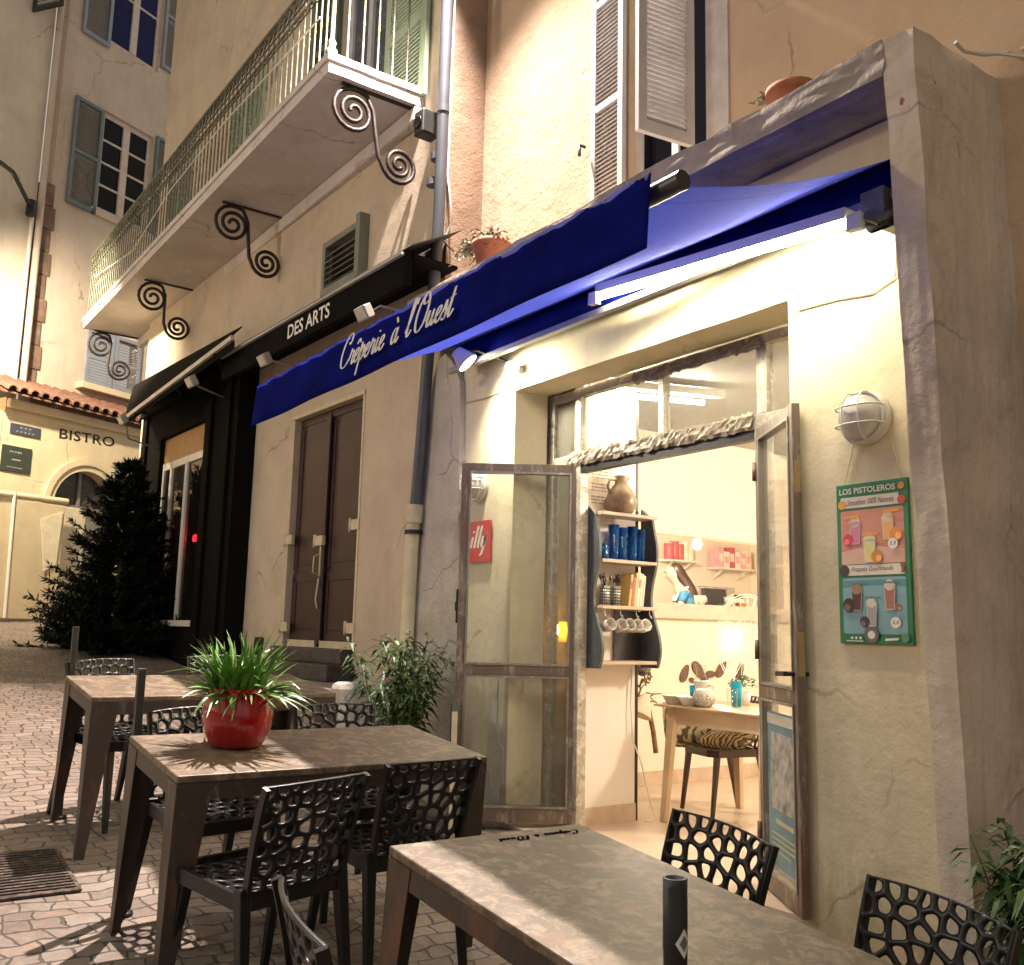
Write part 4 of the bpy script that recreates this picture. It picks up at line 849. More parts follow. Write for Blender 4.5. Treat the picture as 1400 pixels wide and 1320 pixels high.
# drainpipe in the corner
dp = [onY(*q, -.10) for q in ((614,-60),(600,300),(586,480),(573,640),(567,705))]; dq = [onY(*q, -.10) for q in ((566,706),(560,800),(553,940))]; dq.append(Vector((dq[-1].x, -.10, .2)))
t = thing('drainpipe', 'grey drainpipe with a cream lower length in the corner left of the creperie', 'drainpipe', (dq[-1].x,-.1,.2))
MB().tube(dp, .047, 14).build('upper_pipe', simple('grey_pvc', (.065,.072,.09), .45, var=.15, vs=5), t); MB().tube(dq, .054, 14).build('lower_pipe', simple('cream_cast_iron', (.70,.62,.42), .5, var=.15, vs=6, bmp=.2), t)
MB().tube([dp[-1]+Vector((0,0,-.06)), dp[-1]+Vector((0,0,.08))], .064, 14).build('collar', simple('cream_cast_iron', (.60,.53,.36), .5, var=.15, vs=6), t)
MB().tube([dq[0]+Vector((0,0,-.14)), dq[0]+Vector((0,0,-.11))], .07, 14).build('pipe_clip', m_black, t)
for q in ((606,150),(598,215),(592,250)): p = onY(*q, -.10); MB().tube([p+Vector((0,0,-.03)), p+Vector((0,0,.03))], .053, 14).build('pipe_joint', simple('grey_pvc', (.065,.072,.09), .45), t)
tag(MB().tube([onY(*q, .0) for q in ((622,0),(616,150),(612,240),(619,300),(606,330),(622,345))], .009, 6).build('cable', m_white), 'white cable running down the corner beside the grey drainpipe', 'cable')
MB(FM).box(.33,.36,.0,.40,3.4,12).build('corner_strip', plaster('brown_corner_render', (.30,.21,.15), .7, (.12,.09,.07), .5, .6), TH)
t = tag(MB(FM).box(-3.05,-2.82,-.006,.02,.96,1.14).build('floor_vent', m_dark), 'dark square vent low in the wall left of the maroon door', 'vent')

# ------------------------------------------------------------------ the bistro and the houses behind it
G = Frame((-16.54,-1.345,0), R(117.1)); GM = G.M
BI = thing('bistro_building', 'pale yellow house with BISTRO lettering, arched doorway and tiled ledge', 'building', G.w(1,0,1.26))
m_yel = plaster('yellow_render', (.66,.55,.37), .86, (.45,.36,.22), .25, .35, 40, None, .15)
ax, ar, az = .93, .60, 3.10
b_ = MB(GM); b_.wall(-.62, 4.5, .8, 4.62, 0, .3, [(ax-ar, ax+ar, .8, 4.0)])
N = 16; pa = [(ax+ar*math.cos(math.pi*k/N), az+ar*math.sin(math.pi*k/N)) for k in range(N+1)]
for k in range(N):
    (x0, z0), (x1, z1) = pa[k], pa[k+1]; b_.add([(x0,0,z0),(x1,0,z1),(x1,0,4.0),(x0,0,4.0)], [(0,1,2,3)]); b_.add([(x0,0,z0),(x1,0,z1),(x1,.3,z1),(x0,.3,z0)], [(0,1,2,3)])
b_.build('wall', m_yel, BI, merge=True)
b_ = MB(GM)
for k in range(N):
    q = []
    for r_ in (ar+.005, ar+.10, ar+.20):
        for kk in (k, k+1): q.append((ax+r_*math.cos(math.pi*kk/N), az+r_*math.sin(math.pi*kk/N)))
    b_.prism([(q[0][0],-.03,q[0][1]),(q[1][0],-.03,q[1][1]),(q[3][0],-.03,q[3][1]),(q[2][0],-.03,q[2][1])], (0,.028,0)); b_.prism([(q[2][0],-.06,q[2][1]),(q[3][0],-.06,q[3][1]),(q[5][0],-.06,q[5][1]),(q[4][0],-.06,q[4][1])], (0,.058,0))
b_.build('arch_moulding', m_yel, BI)
b_ = MB(GM); b_.box(ax-ar,ax+ar,.20,.24,.9,az-.02); b_.box(ax-ar,ax+ar,.17,.25,az-.02,az+.04); b_.box(ax-.03,ax+.03,.17,.23,az+.04,az+ar); dd = b_.build('arched_door', simple('grey_brown_door', (.20,.18,.16), .5), BI)
MB(GM).prism([(x,.21,z) for x, z in pa], (0,.006,0)).build('fanlight', glass('grey_fanlight', (.12,.12,.13), .5, 1, (.20,.19,.19)), dd)
MB(GM).box(-.62,2.7,-.10,-.004,4.46,4.60).build('cornice', m_yel, BI, bevel=.02)
b_ = MB(GM); rt_ = worn('terracotta_tile', (.25,.125,.085), (.13,.07,.05), .5, .85, 0, 9)
for i in range(21):
    x = -.75+i*.185; y0, y1, z0, z1 = -.34, .5, 4.66+.018*i*0, 5.02
    for k in range(6):
        a0_, a1_ = math.pi*k/6, math.pi*(k+1)/6
        for r_ in (.088, .074):
            b_.add([(x+r_*math.cos(a0_),y0,z0+r_*math.sin(a0_)),(x+r_*math.cos(a1_),y0,z0+r_*math.sin(a1_)),(x+r_*math.cos(a1_),y1,z1+r_*math.sin(a1_)),(x+r_*math.cos(a0_),y1,z1+r_*math.sin(a0_))], [(0,1,2,3)])
        b_.add([(x+.088*math.cos(a0_),y0,z0+.088*math.sin(a0_)),(x+.088*math.cos(a1_),y0,z0+.088*math.sin(a1_)),(x+.074*math.cos(a1_),y0,z0+.074*math.sin(a1_)),(x+.074*math.cos(a0_),y0,z0+.074*math.sin(a0_))], [(0,1,2,3)])
b_.prism([(-.9,-.30,4.62),(3.1,-.30,4.62),(3.1,.5,5.0),(-.9,.5,5.0)], (0,.01,.03)); b_.build('tiled_ledge', rt_, BI)
v, f_ = text_mesh('BISTRO', bold=.012, space=1.05); v, f_ = place_flat(v, f_, (.335,-.005,4.155), (1,0,.045), (0,0,1), 1.06, .165)
b_ = MB(GM); b_.add(v, f_)
for (x, z) in ((.345,4.155),(.345,4.31)): pass
b_.build('lettering', simple('dark_lettering', (.02,.017,.016), .6), BI, normals=False)
for (x0, x1, z0, z1, c_, lb) in ((-.52,-.01,4.08,4.24,(.05,.055,.08),'small blue street name plate with pale lettering on the bistro wall'),(-.62,-.12,3.49,3.89,(.035,.045,.035),'square dark green plaque on the bistro wall under the street name plate')):
    t = tag(MB(GM).box(x0,x1,-.022,-.003,z0,z1).build('wall_plaque', simple('plaque_enamel', c_, .4), bevel=.004), lb, 'plaque')
    b_ = MB(GM)
    if z1-z0 < .2:
        for i in range(2):
            v, f_ = text_mesh(('RUE', 'DES ARTS')[i]); v, f_ = place_flat(v, f_, (x0+.1+.0*i+(.08 if i == 0 else 0),-.0235,z1-.068-.062*i), (1,0,0), (0,0,1), .12 if i == 0 else .30, .04)
            if i == 1: v, f_ = place_flat(*text_mesh('- - - - -'), (x0+.1,-.0235,z1-.125), (1,0,0), (0,0,1), .3, .02)
            else: v, f_ = place_flat(*text_mesh('- - -'), (x0+.16,-.0235,z1-.06), (1,0,0), (0,0,1), .18, .02)
            b_.add(v, f_)
    else:
        for k in range(4): b_.tube([(x0+.15+k*.05+.022*math.cos(a), -.024, z1-.11+.028*math.sin(a)) for a in [math.pi*j/6 for j in range(7)]], .005, 4)
        b_.box(x0+.17,x0+.32,-.0245,-.0225,z1-.22,z1-.20); b_.box(x0+.1,x0+.36,-.0245,-.0225,z1-.335,z1-.325)
    b_.build('markings', simple('pale_markings', (.34,.34,.32), .6), t, normals=False)
# beige shutter screen before the bistro
m_scr = simple('beige_screen', (.60,.50,.33), .6, var=.08, vs=4, bmp=.2)
SC = thing('terrace_screen', 'beige folding terrace screen with a rounded top cap in front of the bistro', 'screen', G.w(-.4,-.6,1.26))
b_ = MB(GM); b_.box(-1.5,-.75,-.64,-.60,1.27,3.0); b_.box(-.73,.08,-.66,-.61,1.27,3.0); b_.build('panel', m_scr, SC, bevel=.01)
b_ = MB(GM); b_.tube([(-1.5,-.63,3.04),(.12,-.63,3.07)], .05, 10); b_.build('top_cap', m_scr, SC)
b_ = MB(GM); b_.tube([(-.74,-.66,1.28),(-.76,-.66,2.2),(-.78,-.66,3.1)], .025, 8); b_.build('post', m_white, SC)
MB(GM).prism([(-.33,-.68,2.75),(.03,-.68,2.9),(-.0,-.68,2.1),(-.2,-.68,1.98)], (0,.012,0)).build('lit_patch', simple('lit_patch_colour', (.74,.66,.48), .7), SC)  # pool of light on the screen, made as a paler raised patch
MB(GM).box(.12,.62,-.45,-.40,1.27,3.02).build('side_panel', simple('pale_screen_panel', (.66,.58,.42), .6), SC, bevel=.01)
# tall house set back above the bistro
m_tall = plaster('tall_house_render', (.60,.50,.41), .84, (.40,.31,.25), .3, .3, 40, (.64,.54,.45), .25)
HT = thing('tall_house', 'tall beige house with blue grey shutters and small paned windows rising behind the bistro', 'building', G.w(1.3,.5,1.26))
b_ = MB(GM); b_.wall(.10, 4.5, 4.6, 17, .5, .8, [(.98,2.08,8.42,10.3),(.95,2.05,11.6,13.8),(1.05,2.2,5.3,6.3)]); b_.build('wall', m_tall, HT)
b_ = MB(GM)
for i in range(9): b_.box(-.06+.0*(i%2),.16+.05*(i%2),.47-.004*(i%2),.80,4.9+i*.4,5.29+i*.4)
b_.build('corner_stones', simple('brown_stone', (.22,.14,.10), .8, var=.35, vs=5, bmp=.5, bs=14), HT, bevel=.01)
m_bsh = simple('blue_grey_shutter', (.15,.19,.20), .6, var=.12, vs=5); m_bsh2 = simple('violet_grey_shutter', (.27,.29,.36), .6, var=.1, vs=5); m_wfr = simple('pinkish_white_frame', (.60,.50,.45), .5)
def casement(x0, x1, z0, z1, y, rows, parent, tint=(.03,.03,.035)):
    b_ = MB(GM); xm = (x0+x1)/2
    b_.box(x0,x0+.07,y,y+.06,z0,z1); b_.box(x1-.07,x1,y,y+.06,z0,z1); b_.box(x0+.07,x1-.07,y,y+.06,z0,z0+.09); b_.box(x0+.07,x1-.07,y,y+.06,z1-.09,z1); b_.box(xm-.07,xm+.07,y-.01,y+.06,z0+.09,z1-.09)
    for r_ in range(1, rows): zz = z0+.09+(z1-z0-.18)*r_/rows; b_.box(x0+.07,xm-.07,y+.01,y+.05,zz-.02,zz+.02); b_.box(xm+.07,x1-.07,y+.01,y+.05,zz-.02,zz+.02)
    o = b_.build('window', m_wfr, parent); MB(GM).box(x0+.07,x1-.07,y+.028,y+.032,z0+.09,z1-.09).build('pane', glass('dark_pane', tint, .5 if tint[2] > .1 else .02, 1.0, tint), o)
    MB(GM).box(x0+.02,x1-.02,y+.2,y+.21,z0,z1).build('dark_room', m_dark, o); return o
casement(.98,2.08,8.42,10.3,.56,4,HT); casement(.95,2.05,11.6,13.8,.56,2,HT,(.035,.045,.20))  # blue reflection in the upper window is put into its pane colour
MB(GM).box(.85,2.2,.44,.499,8.30,8.415).build('sill', m_tall, HT)
def gsh(x, z, w_, h_, m_, ang=0, y=.44): shutter('shutter', m_, HT, w_, h_, .06, .04, (.5,), .05, GM @ Matrix.Translation((x,y,z)) @ Matrix.Rotation(ang,4,'Z'))
gsh(.37,8.30,.58,1.95,m_bsh); gsh(2.12,8.45,.55,1.9,m_bsh); gsh(.36,11.45,.57,2.3,m_bsh2); gsh(2.08,11.75,.55,2.2,m_bsh2)
gsh(1.05,5.3,.56,.98,m_bsh2,0,.46); gsh(1.63,5.32,.56,.98,m_bsh2,0,.46)
MB(GM).box(.9,2.4,.30,.499,5.17,5.28).build('sill', m_yel, HT, bevel=.01)
HL = thing('neighbour_house', 'pale house with rain pipes at the far left edge, beside the brown corner stones', 'building', G.w(-1.5,.5,1.26))
b_ = MB(GM); b_.box(-6,-.17,.45,.8,4.4,17); b_.build('wall', plaster('pale_house_render', (.66,.58,.48), .85, (.45,.38,.3), .25, .3, 40, None, .2), HT and HL)
b_ = MB(GM); b_.box(-6,-.64,.02,.449,.8,4.4); b_.build('ground_floor_wall', m_yel, HL)
b_ = MB(GM); b_.tube([(-.14,.36,4.9),(-.15,.36,17)], .055, 8); b_.build('rain_pipe', m_tall, HL); b_ = MB(GM); b_.tube([(-.27,.37,4.9),(-.27,.37,8)], .03, 8); b_.build('rain_pipe', m_white, HL)
for (x, z, h_) in ((-.62,11.2,2.0),): shutter('shutter', simple('very_dark_shutter', (.03,.035,.03), .6), HL, .62, h_, .06, .04, (.5,), .06, GM @ Matrix.Translation((x,.42,z)) @ Matrix.Rotation(R(-80),4,'Z'))
# wall lantern at the far left
t = thing('wall_lantern', 'black wall lantern on a curved iron arm at the far left, above the bistro', 'street lamp', G.w(-.2,.4,8.0))
a0_ = G.onY(42,284,.30); a1_ = G.onY(18,236,-.3); a2_ = G.onY(0,222,-.8); a3_ = G.onY(-50,226,-1.8)
MB(GM).tube([a0_, a1_, a2_, a3_], .035, 8).build('arm', m_black, t); MB(GM).tube([a0_+Vector((0,0,-.14)), a0_+Vector((0,0,.12))], .07, 8).build('wall_plate', m_black, t)
MB(GM).lathe([(0,.12),(.10,.05),(.16,0),(.15,-.02),(.10,-.30),(.06,-.34),(0,-.34)], a3_+Vector((0,0,-.05)), 10).build('lantern', m_black, t)
LL = GM @ (a3_+Vector((0,-.05,-.55)))
MB().lathe([(0,-.06),(.05,-.03),(.06,.03),(0,.07)], LL+Vector((0,0,.1)), 10).build('bulb', emit('lantern_bulb', (1,.75,.45), 20), t)
# ------------------------------------------------------------------ blue awning
m_can, nt, b = nm('blue_canvas'); v = pos(nt)
sx_ = nt.nodes.new('ShaderNodeSeparateXYZ'); nt.links.new(v, sx_.inputs[0]); m1_ = nt.nodes.new('ShaderNodeMath'); m1_.operation = 'PINGPONG'; m1_.inputs[1].default_value = .6; nt.links.new(sx_.outputs[0], m1_.inputs[0])
seam = ramp(nt, m1_.outputs[0], [(.0, (1,1,1)), (.012, (1,1,1)), (.016, (0,0,0))])
nt.links.new(mix(nt, seam, ramp(nt, noisen(nt, v, 5, 4), [(.3, (.030,.038,.20)), (.75, (.045,.056,.29))]), (.015,.02,.11)), b.inputs['Base Color']); b.inputs['Roughness'].default_value = .95; b.inputs['Specular IOR Level'].default_value = .02
wv = noisen(nt, pos(nt, (3,1,1)), 9, 4); bump(nt, b, wv, .25, .01)
out = nt.nodes['Material Output']; tr = nd(nt, 'ShaderNodeBsdfTranslucent', Color=(.05,.07,.42,1)); mx = nt.nodes.new('ShaderNodeMixShader'); mx.inputs[0].default_value = .30
nt.links.new(b.outputs[0], mx.inputs[1]); nt.links.new(tr.outputs[0], mx.inputs[2]); nt.links.new(mx.outputs[0], out.inputs[0])
m_val = simple('blue_valance', (.004,.008,.135), .95, var=.25, vs=4, bmp=.2, bs=12, spec=.03)
AWN = thing('blue_awning', 'long blue canvas awning lettered in white script, stretched out over the lit shopfront', 'awning', (-4,-.2,3.1))
AX0, AX1 = -5.87, -2.235; AYF = -1.58; AZF = 2.735; YD, ZD = -.12, 3.325
s_ = MB(); nx, nyy = 60, 10; vs = []
def awn(u, t):
    x = AX0 + (AX1-AX0)*u; y = YD + (AYF-YD)*t; sag = -.10*math.sin(math.pi*t)*(.6+.4*math.sin(u*9+1)**2)*sstep(.05,.6,u) - .05*math.sin(math.pi*t)*math.sin(u*3.1)*u
    return Vector((x, y, ZD + (AZF-ZD)*t + sag*(.35+.65*abs(u-.5)*2*.6)))
s_.add([awn(i/nx, j/nyy) for i in range(nx+1) for j in range(nyy+1)], [(i*(nyy+1)+j, (i+1)*(nyy+1)+j, (i+1)*(nyy+1)+j+1, i*(nyy+1)+j+1) for i in range(nx) for j in range(nyy)], True)
s_.build('canopy', m_can, AWN)
# valance: gathered at its upper edge, slightly wavy
vs = []; nx, nz = 150, 6
for i in range(nx+1):
    x = AX0-.02 + (AX1+.025-AX0)*i/nx
    for j in range(nz+1):
        t = j/nz; z = AZF + .030 - .265*t + (.0025*math.sin(x*13)+.003*math.sin(x*31)+.002*math.sin(x*67))*(1-t)**2
        vs.append((x, AYF-.050 - .006*math.sin(x*6.3+1)*t - .003*math.sin(x*21)*(1-t)**2 - .02*t, z))
s_ = MB(); s_.add(vs, [(i*(nz+1)+j, (i+1)*(nz+1)+j, (i+1)*(nz+1)+j+1, i*(nz+1)+j+1) for i in range(nx) for j in range(nz)], True)
vl = s_.build('valance', m_val, AWN); md = vl.modifiers.new('cloth', 'SOLIDIFY'); md.thickness = .004; md.offset = 1
def valz(t): return AZF+.035-.305*t
v, f_ = script_strokes("Crêperie à l'Ouest", .15, .30, 1.25, 1.0)
xa, xb = onY(473,500,AYF-.06).x, onY(634,440,AYF-.06).x
v, f_ = place_flat(v, f_, (xa, AYF-.092, AZF-.222), (1,0,0), (0,-.02,1), xb-xa, .232)
s_ = MB(); s_.add(v, f_); s_.build('lettering', simple('silver_white_lettering', (.74,.74,.72), .5), AWN, normals=False)
MB().tube([(AX0-.01,AYF+.0,AZF-.015),(AX1+.105,AYF+.0,AZF-.015)], .034, 14).build('front_bar', simple('dark_grey_bar', (.05,.05,.055), .4, .4), AWN)
MB().tube([(AX0,-.12,3.235),(AX1+.0,-.12,3.235)], .085, 16).build('fabric_roll', m_val, AWN)
MB().box(AX0,AX1,-.25,-.205,3.085,3.12).build('torsion_bar', simple('grey_torsion_bar', (.30,.30,.30), .4, .5), AWN)
b_ = MB(); b_.box(AX1-.13,AX1-.02,-.30,-.02,3.01,3.13); b_.tube([(AX1-.09,-.31,3.02),(AX1-.04,-.31,2.98),(AX1+.0,-.27,3.0),(AX1,-.2,3.04)], .024, 8); b_.lathe([(0,-.05),(.035,-.05),(.035,.05),(0,.05)], (AX1-.06,-.27,2.99), 10, axis='X'); b_.build('gearbox', worn('grimy_gearbox', (.16,.15,.13), (.35,.32,.26), .4, .5, .4, 20), AWN, bevel=.004)
# tube light on the wall
ta, tb = onY(818,407,-.33), onY(1160,307,-.33)
t = thing('wall_tube_light', 'long lit fluorescent tube on the cream wall below the blue awning', 'tube light', (ta+tb)/2)
d_ = (tb-ta).normalized()
MB().bar(ta+Vector((0,.02,.046)), tb+Vector((0,.02,.046)), .09, .05).build('housing', m_white, t); MB().tube([ta, tb], .017, 12).build('tube', emit('wall_tube_glow', (1,.88,.60), 175), t)
for p, s2 in ((ta,-1),(tb,1)): MB().bar(p, p+d_*.07*s2, .035, .07).build('end_cap', m_white, t)
# round spotlight and globe beside it
c = onY(636,493,-.36); t = thing('round_spotlight', 'lit round white spotlight on a wall arm at the left end of the cream wall', 'spotlight', c)
dirv = Vector((.45,.55,-.72)).normalized(); Mx = Matrix.Translation(c) @ dirv.to_track_quat('Z','Y').to_matrix().to_4x4()
MB(Mx).lathe([(0,-.10),(.04,-.09),(.065,-.02),(.08,.02),(.075,.03)], n=18).build('shade', m_white, t); MB(Mx).lathe([(.073,.028),(.05,.034),(0,.036)], n=18).build('lens', emit('spot_lens', (1,.92,.72), 40), t)
MB().tube([c+Vector((-.02,0,.06)), c+Vector((-.04,.12,.10)), (c.x-.02,-.005,c.z+.06)], .012, 8).build('arm', m_black, t); SPOTC = c + dirv*.05; SPOTD = dirv
c = onY(699,503,-.09); t = thing('globe_wall_light', 'small glowing glass globe on the cream wall right of the round spotlight', 'wall lamp', c); MB().lathe([(0,-.05),(.035,-.035),(.05,0),(.035,.035),(0,.05)], c, 14).build('globe', glass('globe_glass', (1,.97,.9), .25, 1, (.8,.76,.65)), t)
MB().lathe([(0,-.035),(.02,-.02),(.02,.02),(0,.035)], c, 10).build('bulb', emit('globe_bulb', (1,.9,.66), 22), t)
MB().tube([(c.x,-.003,c.z),(c.x,c.y+.045,c.z)], .03, 10).build('base', m_white, t)
# bulkhead lamps with wire guards
def bulkhead(px, py, lbl):
    c = onY(px, py, 0); t = thing('bulkhead_lamp', lbl, 'wall lamp', c, 0, 'unlit bulkhead lamps on the cream wall')
    Mx = Matrix.Translation(c) @ Matrix.Rotation(R(90),4,'X')
    MB(Mx).lathe([(.118,.002),(.122,.02),(.112,.05),(.1,.055)], n=28).build('base', m_white, t); MB(Mx).lathe([(.1,.052),(.098,.085),(.075,.115),(.04,.128),(0,.131)], n=28).build('glass', simple('frosted_glass', (.62,.60,.54), .25), t)
    k = MB(Mx)
    for off_ in (-.04, .04):
        for ax_ in (0, 1):
            path = []
            for i in range(13):
                a = math.pi*i/12; u_ = .112*math.cos(a); h_ = .045+.098*math.sin(a)**.6; path.append((u_, off_, h_) if ax_ else (off_, u_, h_))
            k.tube(path, .0045, 6)
    k.tube([(.114*math.cos(a), .114*math.sin(a), .058) for a in [2*math.pi*i/28 for i in range(29)]], .006, 6, caps=False)
    k.build('wire_guard', m_white, t)
bulkhead(1188,573,'white caged bulkhead lamp on the wall above the drinks poster'); bulkhead(656,664,'white caged bulkhead lamp on the wall above the red sign')
# cables on the wall
def cable(lbl, pts, y=-.012, r=.005, m=None): tag(MB().tube([onY(px,py,y) for px,py in pts], r, 5).build('cable', m or m_creamc), lbl, 'cable')
m_creamc = simple('painted_cable', (.60,.54,.38), .5)
cable('cream cable looping from the tube light down across the wall above the door', [(1218,262),(1226,330),(1224,378),(1190,402),(1140,410),(1090,424),(1081,440)])
cable('thin cable running along the wall from the globe light to the lintel corner', [(628,500),(628,552),(660,545),(704,528)])
cable('thin wire hanging the poster from the bulkhead lamp', [(1168,604),(1160,640),(1154,664)], -.012, .0025)
cable('second thin wire from the bulkhead lamp to the top of the poster', [(1216,598),(1226,630),(1232,654)], -.012, .0025)
tag(MB().tube([onX(*q,-2.04) for q in ((1306,58),(1318,70),(1345,75),(1385,72))]+[onY(*q,.34) for q in ((1400,66),(1450,40))], .009, 6).build('cable', m_white), 'white cable draped over the top of the corner pillar', 'cable')
tag(MB().tube([onX(*q,-2.04) for q in ((1335,72),(1360,73))]+[onY(*q,.34) for q in ((1400,78),(1460,86))], .007, 6).build('cable', m_white), 'lower white cable leaving the pillar top to the right', 'cable')
p = onY(1398,100,.30); t = tag(MB().box(p.x+.02,p.x+.12,.28,.344,p.z-.06,p.z+.09).build('junction_box', m_white, bevel=.01), 'white junction box on the ochre wall right of the pillar', 'junction box')
# red sign
a, b2, c_ = onY(641,715,-.03), onY(670,713,-.03), onY(641,770,-.03)
w_, h_ = .275, .29; t = thing('red_sign', 'square red enamel sign with white script lettering on the wall behind the open left door', 'sign', (a.x,-.03,c_.z))
MB().box(a.x,a.x+w_,-.035,-.012,c_.z,c_.z+h_).build('panel', simple('red_enamel', (.55,.015,.02), .3), t, bevel=.003); MB().box(a.x+.02,a.x+w_-.02,-.0115,-.001,c_.z+.02,c_.z+h_-.02).build('bracket', m_black, t)
v, f_ = script_strokes('1223', .34, .38, 1.0, 1.0); v, f_ = place_flat(v, f_, (a.x+.035,-.0365,c_.z+.045), (1,0,0), (0,0,1), w_-.06, h_-.08)
b_ = MB(); b_.add(v, f_); b_.build('lettering', simple('white_lettering', (.8,.78,.72), .6), t, normals=False)
# drinks poster
X0, X1, Z0, Z1 = -2.735, -2.378, 1.235, 1.94
t = thing('drinks_poster', 'green framed poster of smoothies and frappes hung on the cream wall right of the door', 'poster', (X0,-.02,Z0)); yb = -.022
MB().box(X0,X1,yb,yb+.018,Z0,Z1).build('panel', simple('poster_green', (.025,.20,.09), .35, var=.06), t, bevel=.002)
lay = [0]
def flat(pts, mat, name, par=t):
    lay[0] += 1; y = yb - .0006 - .00022*lay[0]; b_ = MB(); b_.add([(X0+u_*(X1-X0), y, Z0+w_*(Z1-Z0)) for u_, w_ in pts], [tuple(range(len(pts)))]); return b_.build(name, mat, par, normals=False)
def rr(u0, w0, u1, w1, r=.03):
    out = []; ru, rw = r, r*(X1-X0)/(Z1-Z0)
    for (cu_, cw_, a0) in ((u1-ru,w1-rw,0),(u0+ru,w1-rw,90),(u0+ru,w0+rw,180),(u1-ru,w0+rw,270)):
        for k in range(5): a = R(a0+k*22.5); out.append((cu_+ru*math.cos(a), cw_+rw*math.sin(a)))
    return out
def ell(u0, w0, ru, n=14): return [(u0+ru*math.cos(2*math.pi*k/n), w0+ru*.5*math.sin(2*math.pi*k/n)) for k in range(n)]
C = lambda n, c_: simple(n, c_, .4, var=.08, vs=14)
m_pkgrad = C('poster_salmon', (.62,.28,.21)); m_pbl = C('poster_blue', (.22,.42,.47)); m_band = C('poster_band', (.74,.70,.60))
flat(rr(.06,.49,.94,.83), m_pkgrad, 'salmon_picture'); flat(rr(.06,.06,.94,.405), m_pbl, 'blue_picture')
flat([(.06,.49),(.94,.49),(.94,.57),(.5,.60),(.06,.57)], C('salmon_floor', (.70,.44,.36)), 'picture_floor'); flat([(.06,.345),(.5,.36),(.94,.345),(.94,.39),(.06,.39)], C('teal_shade', (.10,.30,.33)), 'picture_shade')
flat([(.05,.845),(.9,.845),(.88,.915),(.07,.915)], m_band, 'cream_band'); flat([(.07,.42),(.93,.42),(.92,.485),(.08,.485)], m_band, 'cream_band')
def ptext(s, u0, w0, u1, hh, mat, shear=0, bold=0):
    lay[0] += 1; y = yb-.0006-.00022*lay[0]; v, f_ = text_mesh(s, shear, bold); v, f_ = place_flat(v, f_, (X0+u0*(X1-X0), y, Z0+w0*(Z1-Z0)), (1,0,0), (0,0,1), (u1-u0)*(X1-X0), hh*(Z1-Z0)); b_ = MB(); b_.add(v, f_); b_.build('lettering', mat, t, normals=False)
m_wl = C('poster_white', (.8,.78,.72)); m_dk = C('poster_dark', (.06,.045,.04))
ptext('LOS PISTOLEROS', .05, .935, .84, .038, m_wl, 0, .02); ptext('Smoothies 100% Naturels', .16, .862, .82, .038, m_dk, .35); ptext('Frappés Gourmands', .20, .437, .78, .036, m_dk, .35)
flat(ell(.92,.955,.045), C('orange_slice', (.72,.26,.10)), 'fruit'); flat(ell(.09,.87,.06), C('peach', (.75,.36,.10)), 'fruit'); flat(ell(.92,.87,.055), C('red_fruit', (.60,.10,.08)), 'fruit'); flat(ell(.10,.452,.07), m_dk, 'coffee_beans'); flat([(.87,.49),(.95,.49),(.93,.455),(.93,.435),(.96,.43),(.86,.43),(.89,.435),(.89,.455)], C('small_cup', (.30,.09,.07)), 'small_cup')
def drink(u0, w0, hgt, wd, liquid, foam, fruit=None, fu=.1, fr=.06):
    flat([(u0-wd*.75,w0),(u0+wd*.75,w0),(u0+wd,w0+hgt),(u0-wd,w0+hgt)], C('drink_glass', [min(1, x*.55+.35) for x in liquid]), 'drink_glass'); flat([(u0-wd*.62,w0+hgt*.05),(u0+wd*.62,w0+hgt*.05),(u0+wd*.82,w0+hgt*.85),(u0-wd*.82,w0+hgt*.85)], C('drink', liquid), 'drink')
    flat(ell(u0, w0+hgt*.97, wd*.85), C('foam', foam), 'foam')
    if fruit: flat(ell(u0+fu, w0+fr*.4, fr), C('fruit', fruit), 'fruit'); flat(ell(u0+fu*1.25, w0+fr*.25, fr*.5), C('fruit', [min(1, x*1.5+.1) for x in fruit]), 'fruit')
drink(.27,.615,.145,.085,(.62,.22,.34),(.75,.5,.5),(.58,.06,.10),-.10,.075); drink(.73,.63,.145,.085,(.74,.42,.16),(.75,.6,.4),(.72,.26,.05),.11,.085); drink(.47,.50,.15,.09,(.70,.62,.28),(.78,.74,.5),(.62,.24,.04),.10,.08)
drink(.27,.20,.14,.08,(.10,.04,.025),(.40,.24,.16),(.05,.03,.025),-.11,.09); drink(.73,.205,.155,.08,(.36,.16,.11),(.72,.62,.52),(.30,.10,.07),.10,.04); drink(.48,.105,.15,.075,(.40,.36,.36),(.70,.66,.6),(.05,.04,.04),-.10,.07)
for (u_, w_) in ((.80,.605),(.80,.13)): flat(ell(u_,w_,.068), m_wl, 'price_disc')
for (u_, w_) in ((.80,.605),(.80,.13)): ptext('5,9' if w_ > .5 else '5,5', u_-.042, w_-.012, u_+.042, .024, m_dk, .2)
for (u_, w_, uu) in ((.12,.78,.34),(.68,.80,.90),(.38,.665,.60)): flat([(u_,w_-.006),(uu,w_),(uu,w_+.018),(u_,w_+.012)], C('orange_name_strip', (.78,.36,.10)), 'name_strip')
for (u_, w_) in ((.20,.365),(.66,.365),(.40,.275)): flat([(u_,w_),(u_+.2,w_),(u_+.2,w_+.012),(u_,w_+.012)], C('grey_name_strip', (.12,.22,.25)), 'name_strip')
flat(ell(.47,.055,.10), C('badge_ring', (.16,.14,.13)), 'badge'); flat(ell(.47,.055,.05), m_wl, 'badge'); flat(ell(.92,.04,.055), C('badge_green', (.10,.28,.16)), 'badge')
for u_ in (.20,.26,.32): flat(ell(u_,.035,.018), m_wl, 'social_dot')
